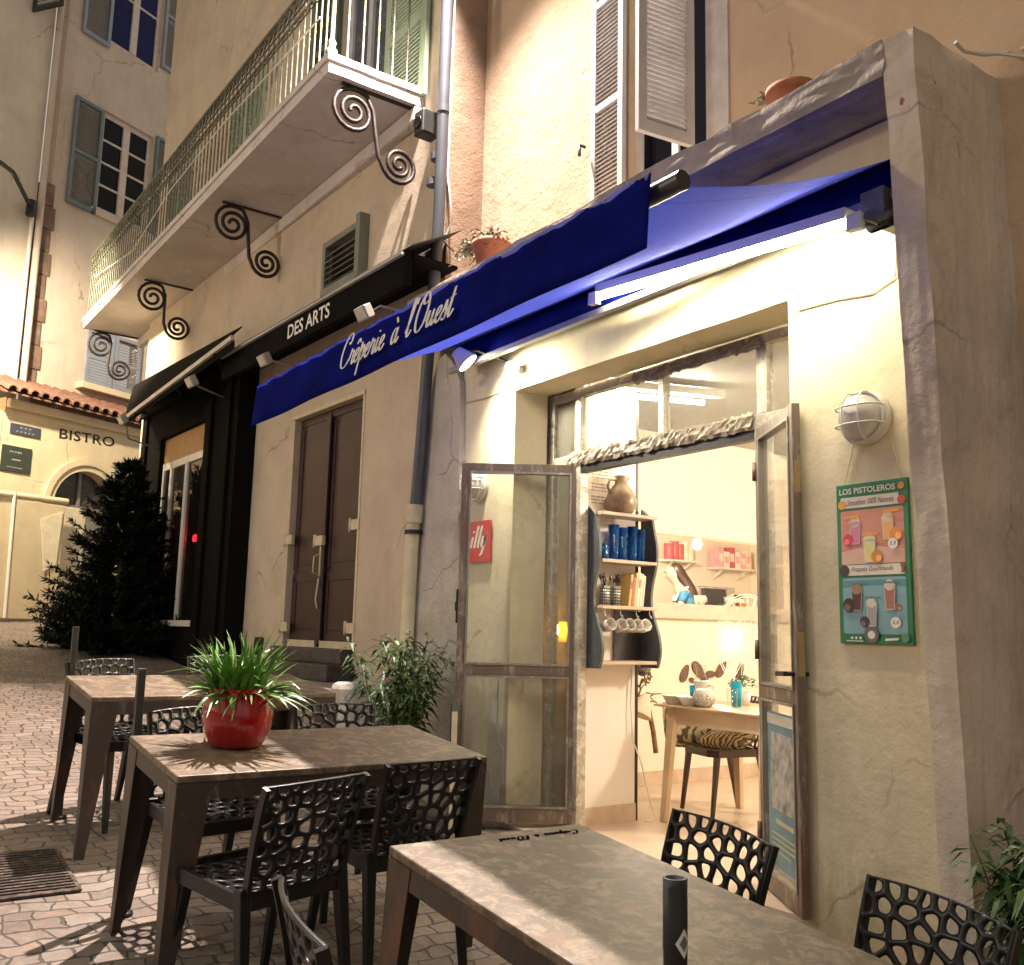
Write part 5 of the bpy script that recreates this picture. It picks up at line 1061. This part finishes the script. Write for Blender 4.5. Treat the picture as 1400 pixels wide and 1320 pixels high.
flat([(.12,.014),(.36,.014),(.36,.019),(.12,.019)], m_wl, 'address_line'); flat([(.66,.02),(.84,.026),(.84,.04),(.66,.034)], m_wl, 'signature')
# pale backing board behind it
tag(MB().box(X0+.06,X1+.014,-.0035,-.001,Z0-.05,Z1-.01).build('backing_board', m_cream), 'cream board behind the drinks poster, showing at its right and lower edge', 'board')
# notice taped inside the right door leaf
def on_leaf(M_, u0, u1, z0, z1, y, name, mat, par=None): return MB(M_).box(u0, u1, y-.0012, y+.0012, z0, z1).build(name, mat, par)
n_ = thing('door_notice', 'faded blue notice with a pale photograph stuck in the lower pane of the right door', 'poster', Mr @ Vector((.35,0,.1)))
m_nb = simple('faded_blue_paper', (.16,.27,.31), .6, var=.25, vs=5)
on_leaf(Mr,.10,.62,.13,.86,-.0055,'sheet',m_nb,n_); on_leaf(Mr,.15,.57,.40,.76,-.008,'photograph',simple('faded_photograph', (.40,.38,.34), .6, var=.45, vs=16),n_); on_leaf(Mr,.10,.62,.80,.85,-.008,'pale_strip',simple('pale_strip', (.50,.48,.40), .6),n_)
b_ = MB(Mr)
for z_, a, c_ in ((.335,.22,.50),(.28,.16,.56),(.255,.16,.52),(.23,.16,.54),(.20,.16,.45)): b_.box(a, c_, -.0100, -.0092, z_, z_+(.022 if z_ > .3 else .01))
b_.build('writing', simple('pale_yellow_ink', (.45,.45,.28), .6), n_)
# flower pots on the slab
m_terra = simple('terracotta', (.34,.12,.06), .8, var=.18, vs=12, bmp=.2)
m_dry = simple('grey_green_leaf', (.20,.21,.13), .7, var=.5, vs=40); m_pink = simple('dry_pink_leaf', (.30,.19,.17), .7, var=.4, vs=40)
def slab_pot(px, py, lbl, r, spread, n, dx):
    p = onY(px, py, -.15); p.z = 3.776; p.y = -.15 if px < 900 else -.06; t = thing('flower_pot', lbl, 'flower pot', p, 0, 'flower pots on the slab edge')
    MB(Matrix.Translation(p)).lathe([(0,0),(r*.72,0),(r*.95,r*1.15),(r*1.08,r*1.15),(r*1.08,r*1.45),(r*.95,r*1.45),(r*.9,r*1.2),(0,r*1.2)], n=22).build('pot', m_terra, t)
    b_ = MB(); rg = random.Random(px); stems = MB()
    for i in range(n):
        a = rg.uniform(0,6.28); rr_ = spread*rg.random()**.6; c = p + Vector((dx*rg.random()+rr_*math.cos(a), rr_*.6*math.sin(a)-.02, r*1.3+.05*rg.random()+spread*.55*rg.random()-rr_*.25))
        d = Vector((rg.uniform(-1,1),rg.uniform(-1,1),rg.uniform(-.5,1))).normalized()*rg.uniform(.018,.04); e = d.cross(Vector((rg.random(),rg.random(),1))).normalized()*rg.uniform(.006,.013)
        b_.add([c-d, c+e, c+d, c-e], [(0,1,2,3)])
        if i % 9 == 0: stems.tube([p+Vector((0,0,r*1.2)), (p+c)/2+Vector((0,0,r*1.1)), c], .004, 4)
    b_.build('leaves', m_dry, t); stems.build('stems', m_pink, t); return t
slab_pot(672,340,'terracotta pot with a straggly grey plant on the slab above the script lettering',.135,.20,420,-.28)
slab_pot(1066,112,'terracotta pot at the right end of the slab near the pillar',.12,.06,60,-.22)
tag(MB().tube([onY(629,360,.2), onY(629,290,.2), onY(631,275,.2), onY(626,272,.2)], .006, 5).build('dry_stalk', m_pink), 'tall dry stalk rising from the slab beside the grey plant', 'plant')

# ------------------------------------------------------------------ terrace furniture
def clip(poly, n, c):
    out = []
    for i in range(len(poly)):
        a, b_ = poly[i], poly[(i+1) % len(poly)]; da = (a-c).dot(n); db = (b_-c).dot(n)
        if da <= 0: out.append(a)
        if (da < 0 < db) or (db < 0 < da): out.append(a + (b_-a)*(da/(da-db)))
    return out
def lattice(outline, seeds, bar_, fn, thick, name, mat, parent, sub=3):
    """pierced sheet of rounded organic cells; fn maps (u,v) to 3D"""
    bm = bmesh.new(); cache = {}
    def V(p):
        k = (round(p.x,5), round(p.y,5))
        if k not in cache: cache[k] = bm.verts.new(fn(p.x, p.y))
        return cache[k]
    for i, s in enumerate(seeds):
        poly = [p.copy() for p in outline]
        for j, q in enumerate(seeds):
            if i == j: continue
            poly = clip(poly, (q-s), (s+q)/2)
            if len(poly) < 3: break
        if len(poly) < 3: continue
        ring_ = []
        poly = [p for k, p in enumerate(poly) if (p-poly[k-1]).length > 1e-4]
        for k in range(len(poly)):
            a, b_ = poly[k], poly[(k+1) % len(poly)]
            lo, hi = (a, b_) if (a.x, a.y) < (b_.x, b_.y) else (b_, a)
            pts = [lo.lerp(hi, m/sub) for m in range(sub+1)]
            if lo is not a: pts.reverse()
            ring_ += pts[:-1]
        c = sum(ring_, Vector((0,0)))/len(ring_); inn = []
        for p in ring_:
            d = (p-c).length; inn.append(c + (p-c)*max(.25, 1-bar_/max(d, 1e-6)))
        for _ in range(2): inn = [(inn[k-1]+inn[k]*2+inn[(k+1) % len(inn)])/4 for k in range(len(inn))]
        o_ = [V(p) for p in ring_]; n_ = [bm.verts.new(fn(p.x, p.y)) for p in inn]
        for k in range(len(ring_)):
            q = (o_[k], o_[(k+1) % len(ring_)], n_[(k+1) % len(ring_)], n_[k])
            if len(set(q)) == 4:
                try: f = bm.faces.new(q); f.smooth = True
                except ValueError: pass
    bmesh.ops.remove_doubles(bm, verts=bm.verts, dist=2e-4)
    bmesh.ops.recalc_face_normals(bm, faces=bm.faces); bmesh.ops.solidify(bm, geom=list(bm.faces), thickness=thick)
    me = bpy.data.meshes.new(name); bm.to_mesh(me); bm.free(); me.materials.append(mat)
    o = bpy.data.objects.new(name, me); COL.objects.link(o); o.parent = parent; return o
def make_chair(mat, label, group):
    ch = thing('terrace_chair', label, 'chair', (0,0,0), 0, group); rg = random.Random(11)
    # backrest: u across, v up from the seat; leans back, hollow across
    W2 = .203
    def fb(u_, v_):
        t = v_/.375; v_ = v_*.915; return (u_, -.185 - .075*t - .028*(1-(u_/W2)**2) + .012*math.sin(t*3), .455 + v_)
    seeds = []
    rows = [(.030,6,.5),(.085,7,0),(.140,6,.5),(.195,7,0),(.250,6,.5),(.300,7,0),(.345,9,.5)]
    for v_, n, o_ in rows:
        for k in range(n + (1 if o_ == 0 else 0)):
            u_ = -W2 + 2*W2*(k+(.5 if o_ else 0))/n; arch = .020*(1-(u_/W2)**2)
            seeds.append(Vector((max(-W2+.012, min(W2-.012, u_+rg.uniform(-.013,.013))), v_+rg.uniform(-.010,.010)+arch)))
    top = [Vector((W2*.97*math.cos(a)/abs(math.cos(a)) if False else 0, 0)) for a in []]
    ol = [Vector((-W2*.93,0)), Vector((W2*.93,0)), Vector((W2,.36))] + [Vector((W2*(1-2*k/8), .375+.008*math.sin(math.pi*k/8))) for k in range(0,9)] + [Vector((-W2,.36))]
    lattice(ol, seeds, .0082, fb, .012, 'backrest', mat, ch)
    S2 = .21; seeds = []
    for r_ in range(7):
        for k in range(7 + r_ % 2):
            seeds.append(Vector((-S2 + 2*S2*(k+(.5 if r_ % 2 == 0 else 0))/7+rg.uniform(-.012,.012), -.19+.40*(r_+.5)/7+rg.uniform(-.012,.012))))
    ol = [Vector((-S2*.92,-.19)), Vector((S2*.92,-.19)), Vector((S2,.17))] + [Vector((S2*math.cos(a)*1.0, .17+.04*math.sin(a))) for a in [math.pi*k/8 for k in range(1,8)]] + [Vector((-S2,.17))]
    lattice(ol, seeds, .008, lambda u_, v_: (u_, v_, .452 - .014*(1-(u_/S2)**2)*(1-((v_)/.2)**2) - .02*max(0,(v_-.12)/.09)**2), .012, 'seat', mat, ch)
    b_ = MB(); e_ = [(-S2*.93,-.19),(S2*.93,-.19),(S2,.16),(S2*.7,.20),(-S2*.7,.20),(-S2,.16)]
    for k in range(6): p, q = e_[k], e_[(k+1) % 6]; b_.bar((p[0],p[1],.428), (q[0],q[1],.428), .018, .05)
    b_.build('seat_frame', mat, ch)
    for sx in (-1, 1):
        MB().bar((sx*.185,.15,.445), (sx*.20,.205,0), .042, .038, (0,1,0), .026, .024).build('leg', mat, ch, bevel=.004)
        b_ = MB(); b_.bar((sx*.19,-.175,.47), (sx*.205,-.27,0), .042, .044, (0,1,0), .026, .026); b_.build('leg', mat, ch, bevel=.004)
        b_ = MB(); P_ = [Vector(fb(sx*W2*.985*(.93+.07*t), .375*t)) for t in [k/6 for k in range(7)]]
        for k in range(6): b_.bar(P_[k]+Vector((0,-.005,0)), P_[k+1]+Vector((0,-.005,0)), .016, .026, (0,1,0))
        b_.build('back_post', mat, ch)
    return ch
CH = 'black lattice chairs on the terrace'
ch0 = make_chair(m_blackpl, 'black lattice chair at the lower right before the dark pillar foot', CH)
spots = [(-3.08,-2.36,R(104),'black lattice chair, left one of the pair turning their backs at the potted table'),
 (-3.23,-1.84,R(94),'black lattice chair, right one of the pair turning their backs, beside the glass door'),
 (-4.36,-2.38,R(-82),'black lattice chair behind the potted table, left one facing the camera'),
 (-4.36,-1.73,R(-88),'black lattice chair behind the potted table, right one half hidden by its top'),
 (-5.86,-2.46,R(-67),'black lattice chair at the far side of the farthest table, left one'),
 (-6.05,-1.72,R(-90),'black lattice chair at the far side of the farthest table, hidden behind the grassy plant'),
 (-2.235,-1.40,R(180),'black lattice chair on the doorway side of the front table, seen against the bright floor'),
 (-2.09,-2.835,R(-9),'black lattice chair at the lower edge of the picture, seen edge on from the side')]
def chair_at(c, bx, by, rz):
    f = Vector((-math.sin(rz), math.cos(rz), 0)); x, y = bx+f.x*.262, by+f.y*.262; stand(c, x, y, rz, gz(x, y) + (.0 if y < -1.2 else .0))
chair_at(ch0, -1.555, -1.35, R(178))
for bx, by, rz, lb in spots: chair_at(dup(ch0, lb, CH), bx, by, rz)
m_top = worn('patinated_steel_top', (.11,.078,.050), (.245,.19,.135), .47, .55, .1, 15, (1,1,1), (.18,.095,.055))
m_leg = worn('rusted_steel_leg', (.065,.05,.042), (.20,.165,.145), .36, .5, .35, 16, (1,1,.4), (.15,.075,.045))
def make_table(label):
    t = thing('terrace_table', label, 'table', (0,0,0), 0, 'rusty steel tables on the terrace'); a, b2 = .335, .62
    MB().box(-a,a,-b2,b2,.724,.75).build('table_top', m_top, t, bevel=.005)
    b_ = MB(); b_.box(-a+.004,a-.004,-b2+.004,-b2+.007,.664,.7235); b_.box(-a+.004,a-.004,b2-.007,b2-.004,.664,.7235); b_.box(-a+.004,-a+.007,-b2+.0075,b2-.0075,.664,.7235); b_.box(a-.007,a-.004,-b2+.0075,b2-.0075,.664,.7235); b_.build('apron', m_leg, t)
    for sx in (-1, 1):
        for sy in (-1, 1):
            x, y = sx*(a-.001), sy*(b2-.001); b_ = MB(); w0, w1 = .125, .04; th = .004
            b_.prism([(x,y,.722),(x-sx*w0,y,.722),(x-sx*w1,y,0),(x,y,0)], (0,-sy*th,0)); b_.prism([(x,y-sy*.0045,.722),(x,y-sy*w0,.722),(x,y-sy*w1,0),(x,y-sy*.0045,0)], (-sx*th,0,0)); b_.build('leg', m_leg, t)
    return t
tb0 = make_table('rusty steel table carrying the red pot with the grassy plant'); stand(tb0, -3.775, -2.085, 0)
tb1 = dup(tb0, 'rusty steel table farthest up the lane, behind the red pot'); stand(tb1, -5.32, -2.05, 0)
tb2 = dup(tb0, 'rusty steel table in the foreground with small black lettering on its far end'); stand(tb2, -1.935, -2.04, R(90))
top2 = [c for c in kids(tb2) if c.name.startswith('table_top')][0]
v, f_ = script_strokes("Crêperie à l'Ouest", .42, .3, 1.0, 1.3); v, f_ = place_flat(v, f_, (.28,.578,.7512), (-1,0,0), (0,-1,0), .30, .05)
b_ = MB(); b_.add(v, f_); b_.build('lettering', simple('matte_black_ink', (.006,.006,.006), 1, spec=0), top2, normals=False, world=False)
# red pot
def tbl(x, y, h=.75): return Vector((x, y, g(x)+h))
pc = tbl(-3.77,-2.37); pot = thing('plant_pot', 'glossy red pot of bright green grassy leaves standing on the middle table', 'potted plant', pc)
MB(Matrix.Translation(pc)).lathe([(0,0),(.082,0),(.100,.012),(.126,.06),(.137,.12),(.132,.18),(.117,.222),(.108,.226),(.106,.215),(.118,.17),(0,.17)], n=40).build('pot', simple('red_glaze', (.38,.008,.010), .12, var=.12, vs=5, coat=.6), pot)
MB(Matrix.Translation(pc)).lathe([(0,.188),(.113,.188)], n=24).build('soil', m_dark, pot)
m_blade, nt, b = nm('grassy_leaf'); v_ = pos(nt); nt.links.new(ramp(nt, noisen(nt, v_, 14, 3), [(.3, (.045,.13,.018)), (.6, (.13,.27,.05)), (.8, (.30,.42,.16))]), b.inputs['Base Color']); b.inputs['Roughness'].default_value = .35; b.inputs['Transmission Weight'].default_value = .0
b_ = MB(); rg = random.Random(5)
for i in range(290):
    a = rg.uniform(0, 6.28); r0_ = .098*rg.random()**.6; L_ = rg.uniform(.12,.29); up_ = rg.uniform(.6,1.0) if rg.random() < .72 else rg.uniform(.2,.55)
    p = pc + Vector((r0_*math.cos(a), r0_*math.sin(a), .19)); a2 = a+rg.gauss(0,.7); dr = Vector((math.cos(a2), math.sin(a2), 0)); sd = Vector((-dr.y, dr.x, rg.uniform(-.5,.5))).normalized(); w0 = rg.uniform(.0055,.0115); pts = []; vel = Vector((dr.x*(1-up_)*1.2, dr.y*(1-up_)*1.2, up_)).normalized(); n = 8; kink = rg.randint(3,7) if rg.random() < .3 else 99
    for k in range(n+1):
        t = k/n; w = w0*(1-t**2.6)+.0004; pts += [p-sd*w, p+sd*w]; p = p + vel*(L_/n); vel = (vel + Vector((dr.x*.06, dr.y*.06, -.14*(1.25-up_)-(.5 if k == kink else 0))) + Vector((rg.gauss(0,.03), rg.gauss(0,.03), 0))).normalized()
    b_.add(pts, [(2*k, 2*k+1, 2*k+3, 2*k+2) for k in range(n)], True)
b_.build('grassy_leaves', m_blade, pot, normals=False)
# thin posts along the kerb line of the terrace
m_post = simple('dark_post', (.016,.017,.018), .5, .3, .2, 9)
def post(x, y, h_, r_, lbl, square=False):
    t = thing('terrace_post', lbl, 'post', (x,y,g(x)), 0, 'thin posts beside the tables'); z = g(x)-.02
    if square: MB().box(x-r_,x+r_,y-r_*.8,y+r_*.8,z,z+h_).build('post', worn('worn_dark_post', (.035,.034,.034), (.16,.14,.13), .38, .5, .3, 18), t, bevel=.003)
    else: MB(Matrix.Translation((x,y,z))).lathe([(0,h_-.03),(r_*.78,h_-.03),(r_*.78,h_),(r_,h_),(r_,h_-.10),(r_*.97,h_-.105),(r_*.97,0),(0,0)], n=24).build('post', m_post, t)
    MB(Matrix.Translation((x,y,g(x)))).lathe([(0,.0),(r_*2.2,.0),(r_*2.2,.012),(r_,.016)], n=16).build('foot', m_post, t)
    return t
pt = [onY(923,1200,-2.62), onY(194,914,-2.62), onY(104,857,-2.62)]
t = post(pt[0].x,-2.62,pt[0].z-g(pt[0].x)+.02,.0185,'black tubular post with a square sticker in the foreground, before the front table')
st_ = onY(931,1289,-2.62)
b_ = MB(); cx0, cz0 = pt[0].x, st_.z; n = 4
ang0 = math.atan2(CAM.y+2.62, CAM.x-cx0)
for (h0, s_, mm, nm_) in ((.0191,.0155,m_strap,'sticker'),(.0194,.0085,simple('sticker_blue', (.12,.16,.19), .5),'sticker_mark')):
    b_ = MB(); q = []
    for k in range(-3, 4):
        t_ = k/3; a = ang0 + .75 + t_*s_/.0185*.9; hh = s_*(1-abs(t_))*1.35+.0002
        q += [(cx0+h0*math.cos(a), -2.62+h0*math.sin(a), cz0-hh), (cx0+h0*math.cos(a), -2.62+h0*math.sin(a), cz0+hh)]
    b_.add(q, [(2*k, 2*k+2, 2*k+3, 2*k+1) for k in range(6)]); b_.build(nm_, mm, t)
post(pt[1].x,-2.62,pt[1].z-g(pt[1].x)+.02,.019,'thin dark post behind the left corner of the table with the red pot',True); post(pt[2].x,-2.62,pt[2].z-g(pt[2].x)+.02,.018,'thin dark post behind the left corner of the farthest table',True)
# drain grate
t = thing('drain_grate', 'rusty slotted drain grate let into the paving at the left edge', 'drain grate', (-4.87,-3.1,g(-4.87)))
Mx = Matrix.Translation((-4.87,-3.10,g(-4.87)+.004)) @ Matrix.Rotation(TILT,4,'Y')
m_iron = worn('rusty_grate', (.05,.04,.036), (.20,.14,.11), .45, .6, .5, 20)
MB(Mx).box(-.285,.285,-.37,.37,-.002,.0005).build('pit', m_dark, t); b_ = MB(Mx)
for a_ in ((-.30,-.28,-.385,.385),(.28,.30,-.385,.385),(-.279,.279,-.385,-.37),(-.279,.279,.37,.385),(-.279,.279,-.01,.01)): b_.box(*a_, .001, .010)
b_.build('frame', m_iron, t); b_ = MB(Mx)
for i in range(16):
    x = -.265+i*.0353
    b_.box(x,x+.017,-.369,-.011,.001,.009); b_.box(x,x+.017,.011,.369,.001,.009)
b_.build('bars', m_iron, t)
# folded chalkboard leaning by the door
t = thing('folded_chalkboard', 'dark board with a pale edge standing by the left door leaf', 'board', (-5.5,-.35,.2)); Mx = Matrix.Translation((-5.47,-.36,gz(-5.47,-.36))) @ Matrix.Rotation(R(-30),4,'Z')
MB(Mx).prism([(-.22,0,0),(.22,0,0),(.22,0,.72),(.02,0,.80),(-.22,0,.76)], (0,.03,0)).build('board', simple('chalkboard', (.025,.035,.028), .5, var=.2), t); MB(Mx).box(.2205,.24,-.002,.033,0,.75).build('edge', m_creamp, t)

# ------------------------------------------------------------------ plants
def bamboo(x, y, z, hgt, n, lbl, seed, mats, spread=.28, potr=.16, toward=(0,0)):
    t = thing('bamboo_plant', lbl, 'plant', (x,y,z)); rg = random.Random(seed)
    MB(Matrix.Translation((x,y,z))).lathe([(0,0),(potr*.75,0),(potr,potr*1.7),(potr*.93,potr*1.7),(potr*.85,potr*1.5),(0,potr*1.5)], n=20).build('pot', simple('dark_planter', (.05,.045,.04), .6), t)
    cane, lf = MB(), [MB(), MB()]
    for i in range(n):
        a = rg.uniform(0,6.28); r_ = potr*.7*rg.random(); p = Vector((x+r_*math.cos(a), y+r_*math.sin(a), z+potr*1.4)); H_ = hgt*rg.uniform(.55,1); q = p + Vector((spread*rg.uniform(-1,1)+toward[0], spread*rg.uniform(-1,1)*.7+toward[1], H_)); pts = [p, p.lerp(q,.4)+Vector((0,0,H_*.08)), p.lerp(q,.75)+Vector((0,0,H_*.06)), q]; cane.tube(pts, .005, 5, r_end=.002)
        for k in range(44):
            s_ = .12+.88*rg.random()**.8; c = (p.lerp(q, s_)) + Vector((0,0,H_*.06*math.sin(s_*3.1))); aa = rg.uniform(0,6.28); d = Vector((math.cos(aa), math.sin(aa), rg.uniform(-.5,.45))).normalized(); L_ = rg.uniform(.09,.165); sd = d.cross(Vector((rg.uniform(-.3,.3),rg.uniform(-.3,.3),1))).normalized()*rg.uniform(.009,.0145); m1 = c+d*.02+Vector((0,0,.004)); m2 = c+d*L_*.5; e_ = c+d*L_-Vector((0,0,L_*.35))
            lf[rg.random() < .35].add([c, m2-sd*1.0, m2+sd*1.0, e_], [(0,1,3,2)])
    cane.build('canes', simple('bamboo_cane', (.12,.16,.05), .5), t); lf[0].build('leaves', mats[0], t, normals=False); lf[1].build('leaves', mats[1], t, normals=False); return t
m_lfa = simple('bamboo_leaf', (.032,.080,.018), .5, var=.5, vs=18); m_lfb = simple('light_bamboo_leaf', (.09,.17,.045), .5, var=.4, vs=18)
bamboo(-6.02,-.42,gz(-6.02,-.42),1.02,30,'bamboo in a dark pot at the foot of the cream pipe beside the open door',21,(m_lfa,m_lfb),.34)
bamboo(-1.62,-.44,g(-1.62),.60,44,'bamboo at the foot of the ochre wall in the lower right corner',8,(simple('corner_bamboo_leaf', (.03,.09,.02), .45, var=.5, vs=18),m_lfb),.20,.18,(.03,0))  # leaf green of the corner bamboo, its own colour
# fir tree
def fir(x, y, z, hgt, rad, lbl):
    t = thing('fir_tree', lbl, 'tree', (x,y,z)); rg = random.Random(4); tr_ = MB(); tr_.tube([(x,y,z-.05),(x+.02,y,z+hgt*.5),(x,y+.02,z+hgt)], .06, 8, r_end=.008); nd_ = MB()
    for _ in range(520):
        u_ = rg.random()**1.45; h_ = .06+u_*(hgt-.10); f = 1-h_/hgt; a = rg.uniform(0,6.28); L_ = rad*(f**.8)*rg.uniform(.45,1.15)+.06; d = Vector((math.cos(a), math.sin(a), rg.uniform(-.12,.35)+.3*(1-f)-.1)); p = Vector((x,y,z+h_)); path = [p, p+d*L_*.55-Vector((0,0,.08*L_)), p+d*L_+Vector((0,0,.05*L_))]
        if path[2].z < z+.03: path[2].z = z+.03+rg.random()*.05
        tr_.tube(path, .009, 4, r_end=.003); m = int(26*L_/.5)+9
        for i in range(m):
            s_ = .18+.84*i/m; c = path[0].lerp(path[2], s_)-Vector((0,0,.06*L_*math.sin(min(1,s_)*3.1)))
            for sg in range(3):
                dd = (d.normalized()*.8 + Vector((rg.uniform(-1,1), rg.uniform(-1,1), rg.uniform(-.7,.9)))*.8).normalized()*rg.uniform(.05,.12); w = dd.cross(Vector((rg.random(),rg.random(),1))).normalized()*rg.uniform(.010,.017); nd_.add([c, c+dd*.5-w, c+dd, c+dd*.5+w], [(0,1,2,3)])
    tr_.build('trunk', simple('fir_bark', (.05,.035,.025), .8), t); nd_.build('needles', simple('fir_needles', (.008,.015,.009), .75, var=.6, vs=9, spec=.15), t, normals=False); return t
fir(-12.6,-.86,g(-12.6),2.35,.95,'dark fir tree standing in the lane against the black shopfront')
# ------------------------------------------------------------------ dining chair inside, cushion
dc = make_chair(m_brownpl, 'dark brown lattice chair at the wooden table inside the shop', None)
dc.name = 'dining_chair'; dc.matrix_basis = Matrix.Translation((-4.99,1.62,FZ)) @ Matrix.Rotation(R(166),4,'Z')
def cushion(c, w, d, h, rz, tilt, lbl):
    t = thing('cushion', lbl, 'cushion', c, 0, 'striped cushions inside the shop'); Mx = Matrix.Translation(c) @ Matrix.Rotation(rz,4,'Z') @ Matrix.Rotation(tilt,4,'X'); b_ = MB(Mx); n = 12; vs = []
    for s_ in (1, -1):
        for i in range(n+1):
            for j in range(n+1):
                u_, v_ = -1+2*i/n, -1+2*j/n; e = (1-u_**4)*(1-v_**4); vs.append((u_*w*(1-.06*v_*v_), v_*d*(1-.06*u_*u_), s_*h*e**.6))
    m_ = (n+1)**2
    b_.add(vs, [(i*(n+1)+j, (i+1)*(n+1)+j, (i+1)*(n+1)+j+1, i*(n+1)+j+1) for i in range(n) for j in range(n)] + [(m_+i*(n+1)+j, m_+i*(n+1)+j+1, m_+(i+1)*(n+1)+j+1, m_+(i+1)*(n+1)+j) for i in range(n) for j in range(n)], True)
    m, nt, bb = nm('striped_fabric'); wv = nd(nt, 'ShaderNodeTexWave', Scale=9, Distortion=7, Detail=2); wv.inputs['Detail Scale'].default_value = 1.4; nt.links.new(pos(nt), wv.inputs[0]); nt.links.new(ramp(nt, wv.outputs[1], [(.35, (.12,.095,.06)), (.6, (.62,.54,.36))]), bb.inputs['Base Color']); bb.inputs['Roughness'].default_value = .9
    b_.build('cover', m, t, merge=True)
cushion((-5.32,1.62,.60), .2, .17, .07, R(70), R(75), 'striped cushion standing upright at the left end of the wooden table')
cushion((-5.0,1.72,.53), .19, .17, .055, R(10), R(14), 'striped cushion lying on the brown chair')
# ------------------------------------------------------------------ light
def lamp(name, kind, loc, energy, color, **kw):
    l = bpy.data.lights.new(name, kind); l.energy = energy; l.color = color
    for k, v_ in kw.items(): setattr(l, k, v_)
    o = bpy.data.objects.new(name, l); COL.objects.link(o); o.location = loc; return o
# assumed, unseen street lantern on the wall above the slab (just above the picture): lights tables, wall and lane
SL = Vector((-5.75,-.34,7.2))
t = thing('unseen_street_lantern', 'assumed unseen wall lantern on an iron arm above the awning', 'street lamp', (-5.75,.35,7.4))
MB().tube([(-5.75,.345,7.4),(-5.75,.1,7.65),(-5.75,-.34,7.55)], .02, 8).build('arm', m_black, t); MB().lathe([(0,.34),(.06,.30),(.17,.18),(.20,.14),(.19,.13),(.03,.16),(0,.16)], SL, 16).build('hood', m_black, t)
sl = lamp('unseen_street_light', 'SPOT', SL+Vector((0,0,.05)), 5600, (1.0,.85,.76), spot_size=R(152), spot_blend=1, shadow_soft_size=.05)
sl.rotation_euler = Vector((-.12,.90,1)).to_track_quat('Z','Y').to_euler()
# lantern at the left end of the lane
ll = lamp('lane_light', 'SPOT', LL, 2000, (1,.84,.60), shadow_soft_size=.10, spot_size=R(125), spot_blend=.7); ll.rotation_euler = (LL - G.w(.9,0,3.2)).to_track_quat('Z','Y').to_euler()
# added fill light, unseen, shaped as a lantern across the lane behind the camera
FILL_POS = Vector((-8.0,-9.0,5.6)); t = thing('unseen_street_lantern', 'added unseen fill lantern on the other side of the lane', 'street lamp', FILL_POS+Vector((0,-.4,0)))
MB().tube([FILL_POS+Vector((0,-.6,.2)), FILL_POS+Vector((0,-.3,.45)), FILL_POS+Vector((0,0,.36))], .02, 8).build('arm', m_black, t); MB().lathe([(0,.34),(.06,.30),(.17,.18),(.20,.14),(.19,.13),(.03,.16),(0,.16)], FILL_POS, 16).build('hood', m_black, t)
lamp('unseen_street_light', 'POINT', FILL_POS, 520, (1,.90,.74), shadow_soft_size=.35)
# beam of the round spotlight, then an added kitchen light without a fixture
sp = lamp('spotlight_beam', 'SPOT', SPOTC, 150, (1,.90,.66), spot_size=R(150), spot_blend=.9, shadow_soft_size=.05); sp.rotation_euler = (-SPOTD).to_track_quat('Z','Y').to_euler()
lamp('added_kitchen_light', 'POINT', (-8.4,4.4,2.9), 750, (1,.86,.66), shadow_soft_size=.15)
w = bpy.data.worlds.new('World'); scene.world = w; w.use_nodes = True; nt = w.node_tree; bg = nt.nodes['Background']
sky = nt.nodes.new('ShaderNodeTexSky'); sky.sky_type = 'NISHITA'; sky.sun_disc = False; sky.sun_elevation = R(2); sky.sun_rotation = R(200)
mx = nt.nodes.new('ShaderNodeMix'); mx.data_type = 'RGBA'; mx.inputs[0].default_value = .9; mx.inputs[7].default_value = (1.0,.88,.75,1); nt.links.new(sky.outputs[0], mx.inputs[6]); nt.links.new(mx.outputs[2], bg.inputs[0]); bg.inputs[1].default_value = .42
scene.render.engine = 'CYCLES'
scene.view_settings.view_transform = 'Standard'; scene.view_settings.look = 'None'; scene.view_settings.exposure = .3; scene.view_settings.gamma = 1
cy = scene.cycles; cy.use_denoising = True; cy.max_bounces = 7; cy.diffuse_bounces = 4; cy.glossy_bounces = 3; cy.transparent_max_bounces = 14; cy.transmission_bounces = 4; cy.caustics_reflective = False; cy.caustics_refractive = False; cy.sample_clamp_indirect = 6
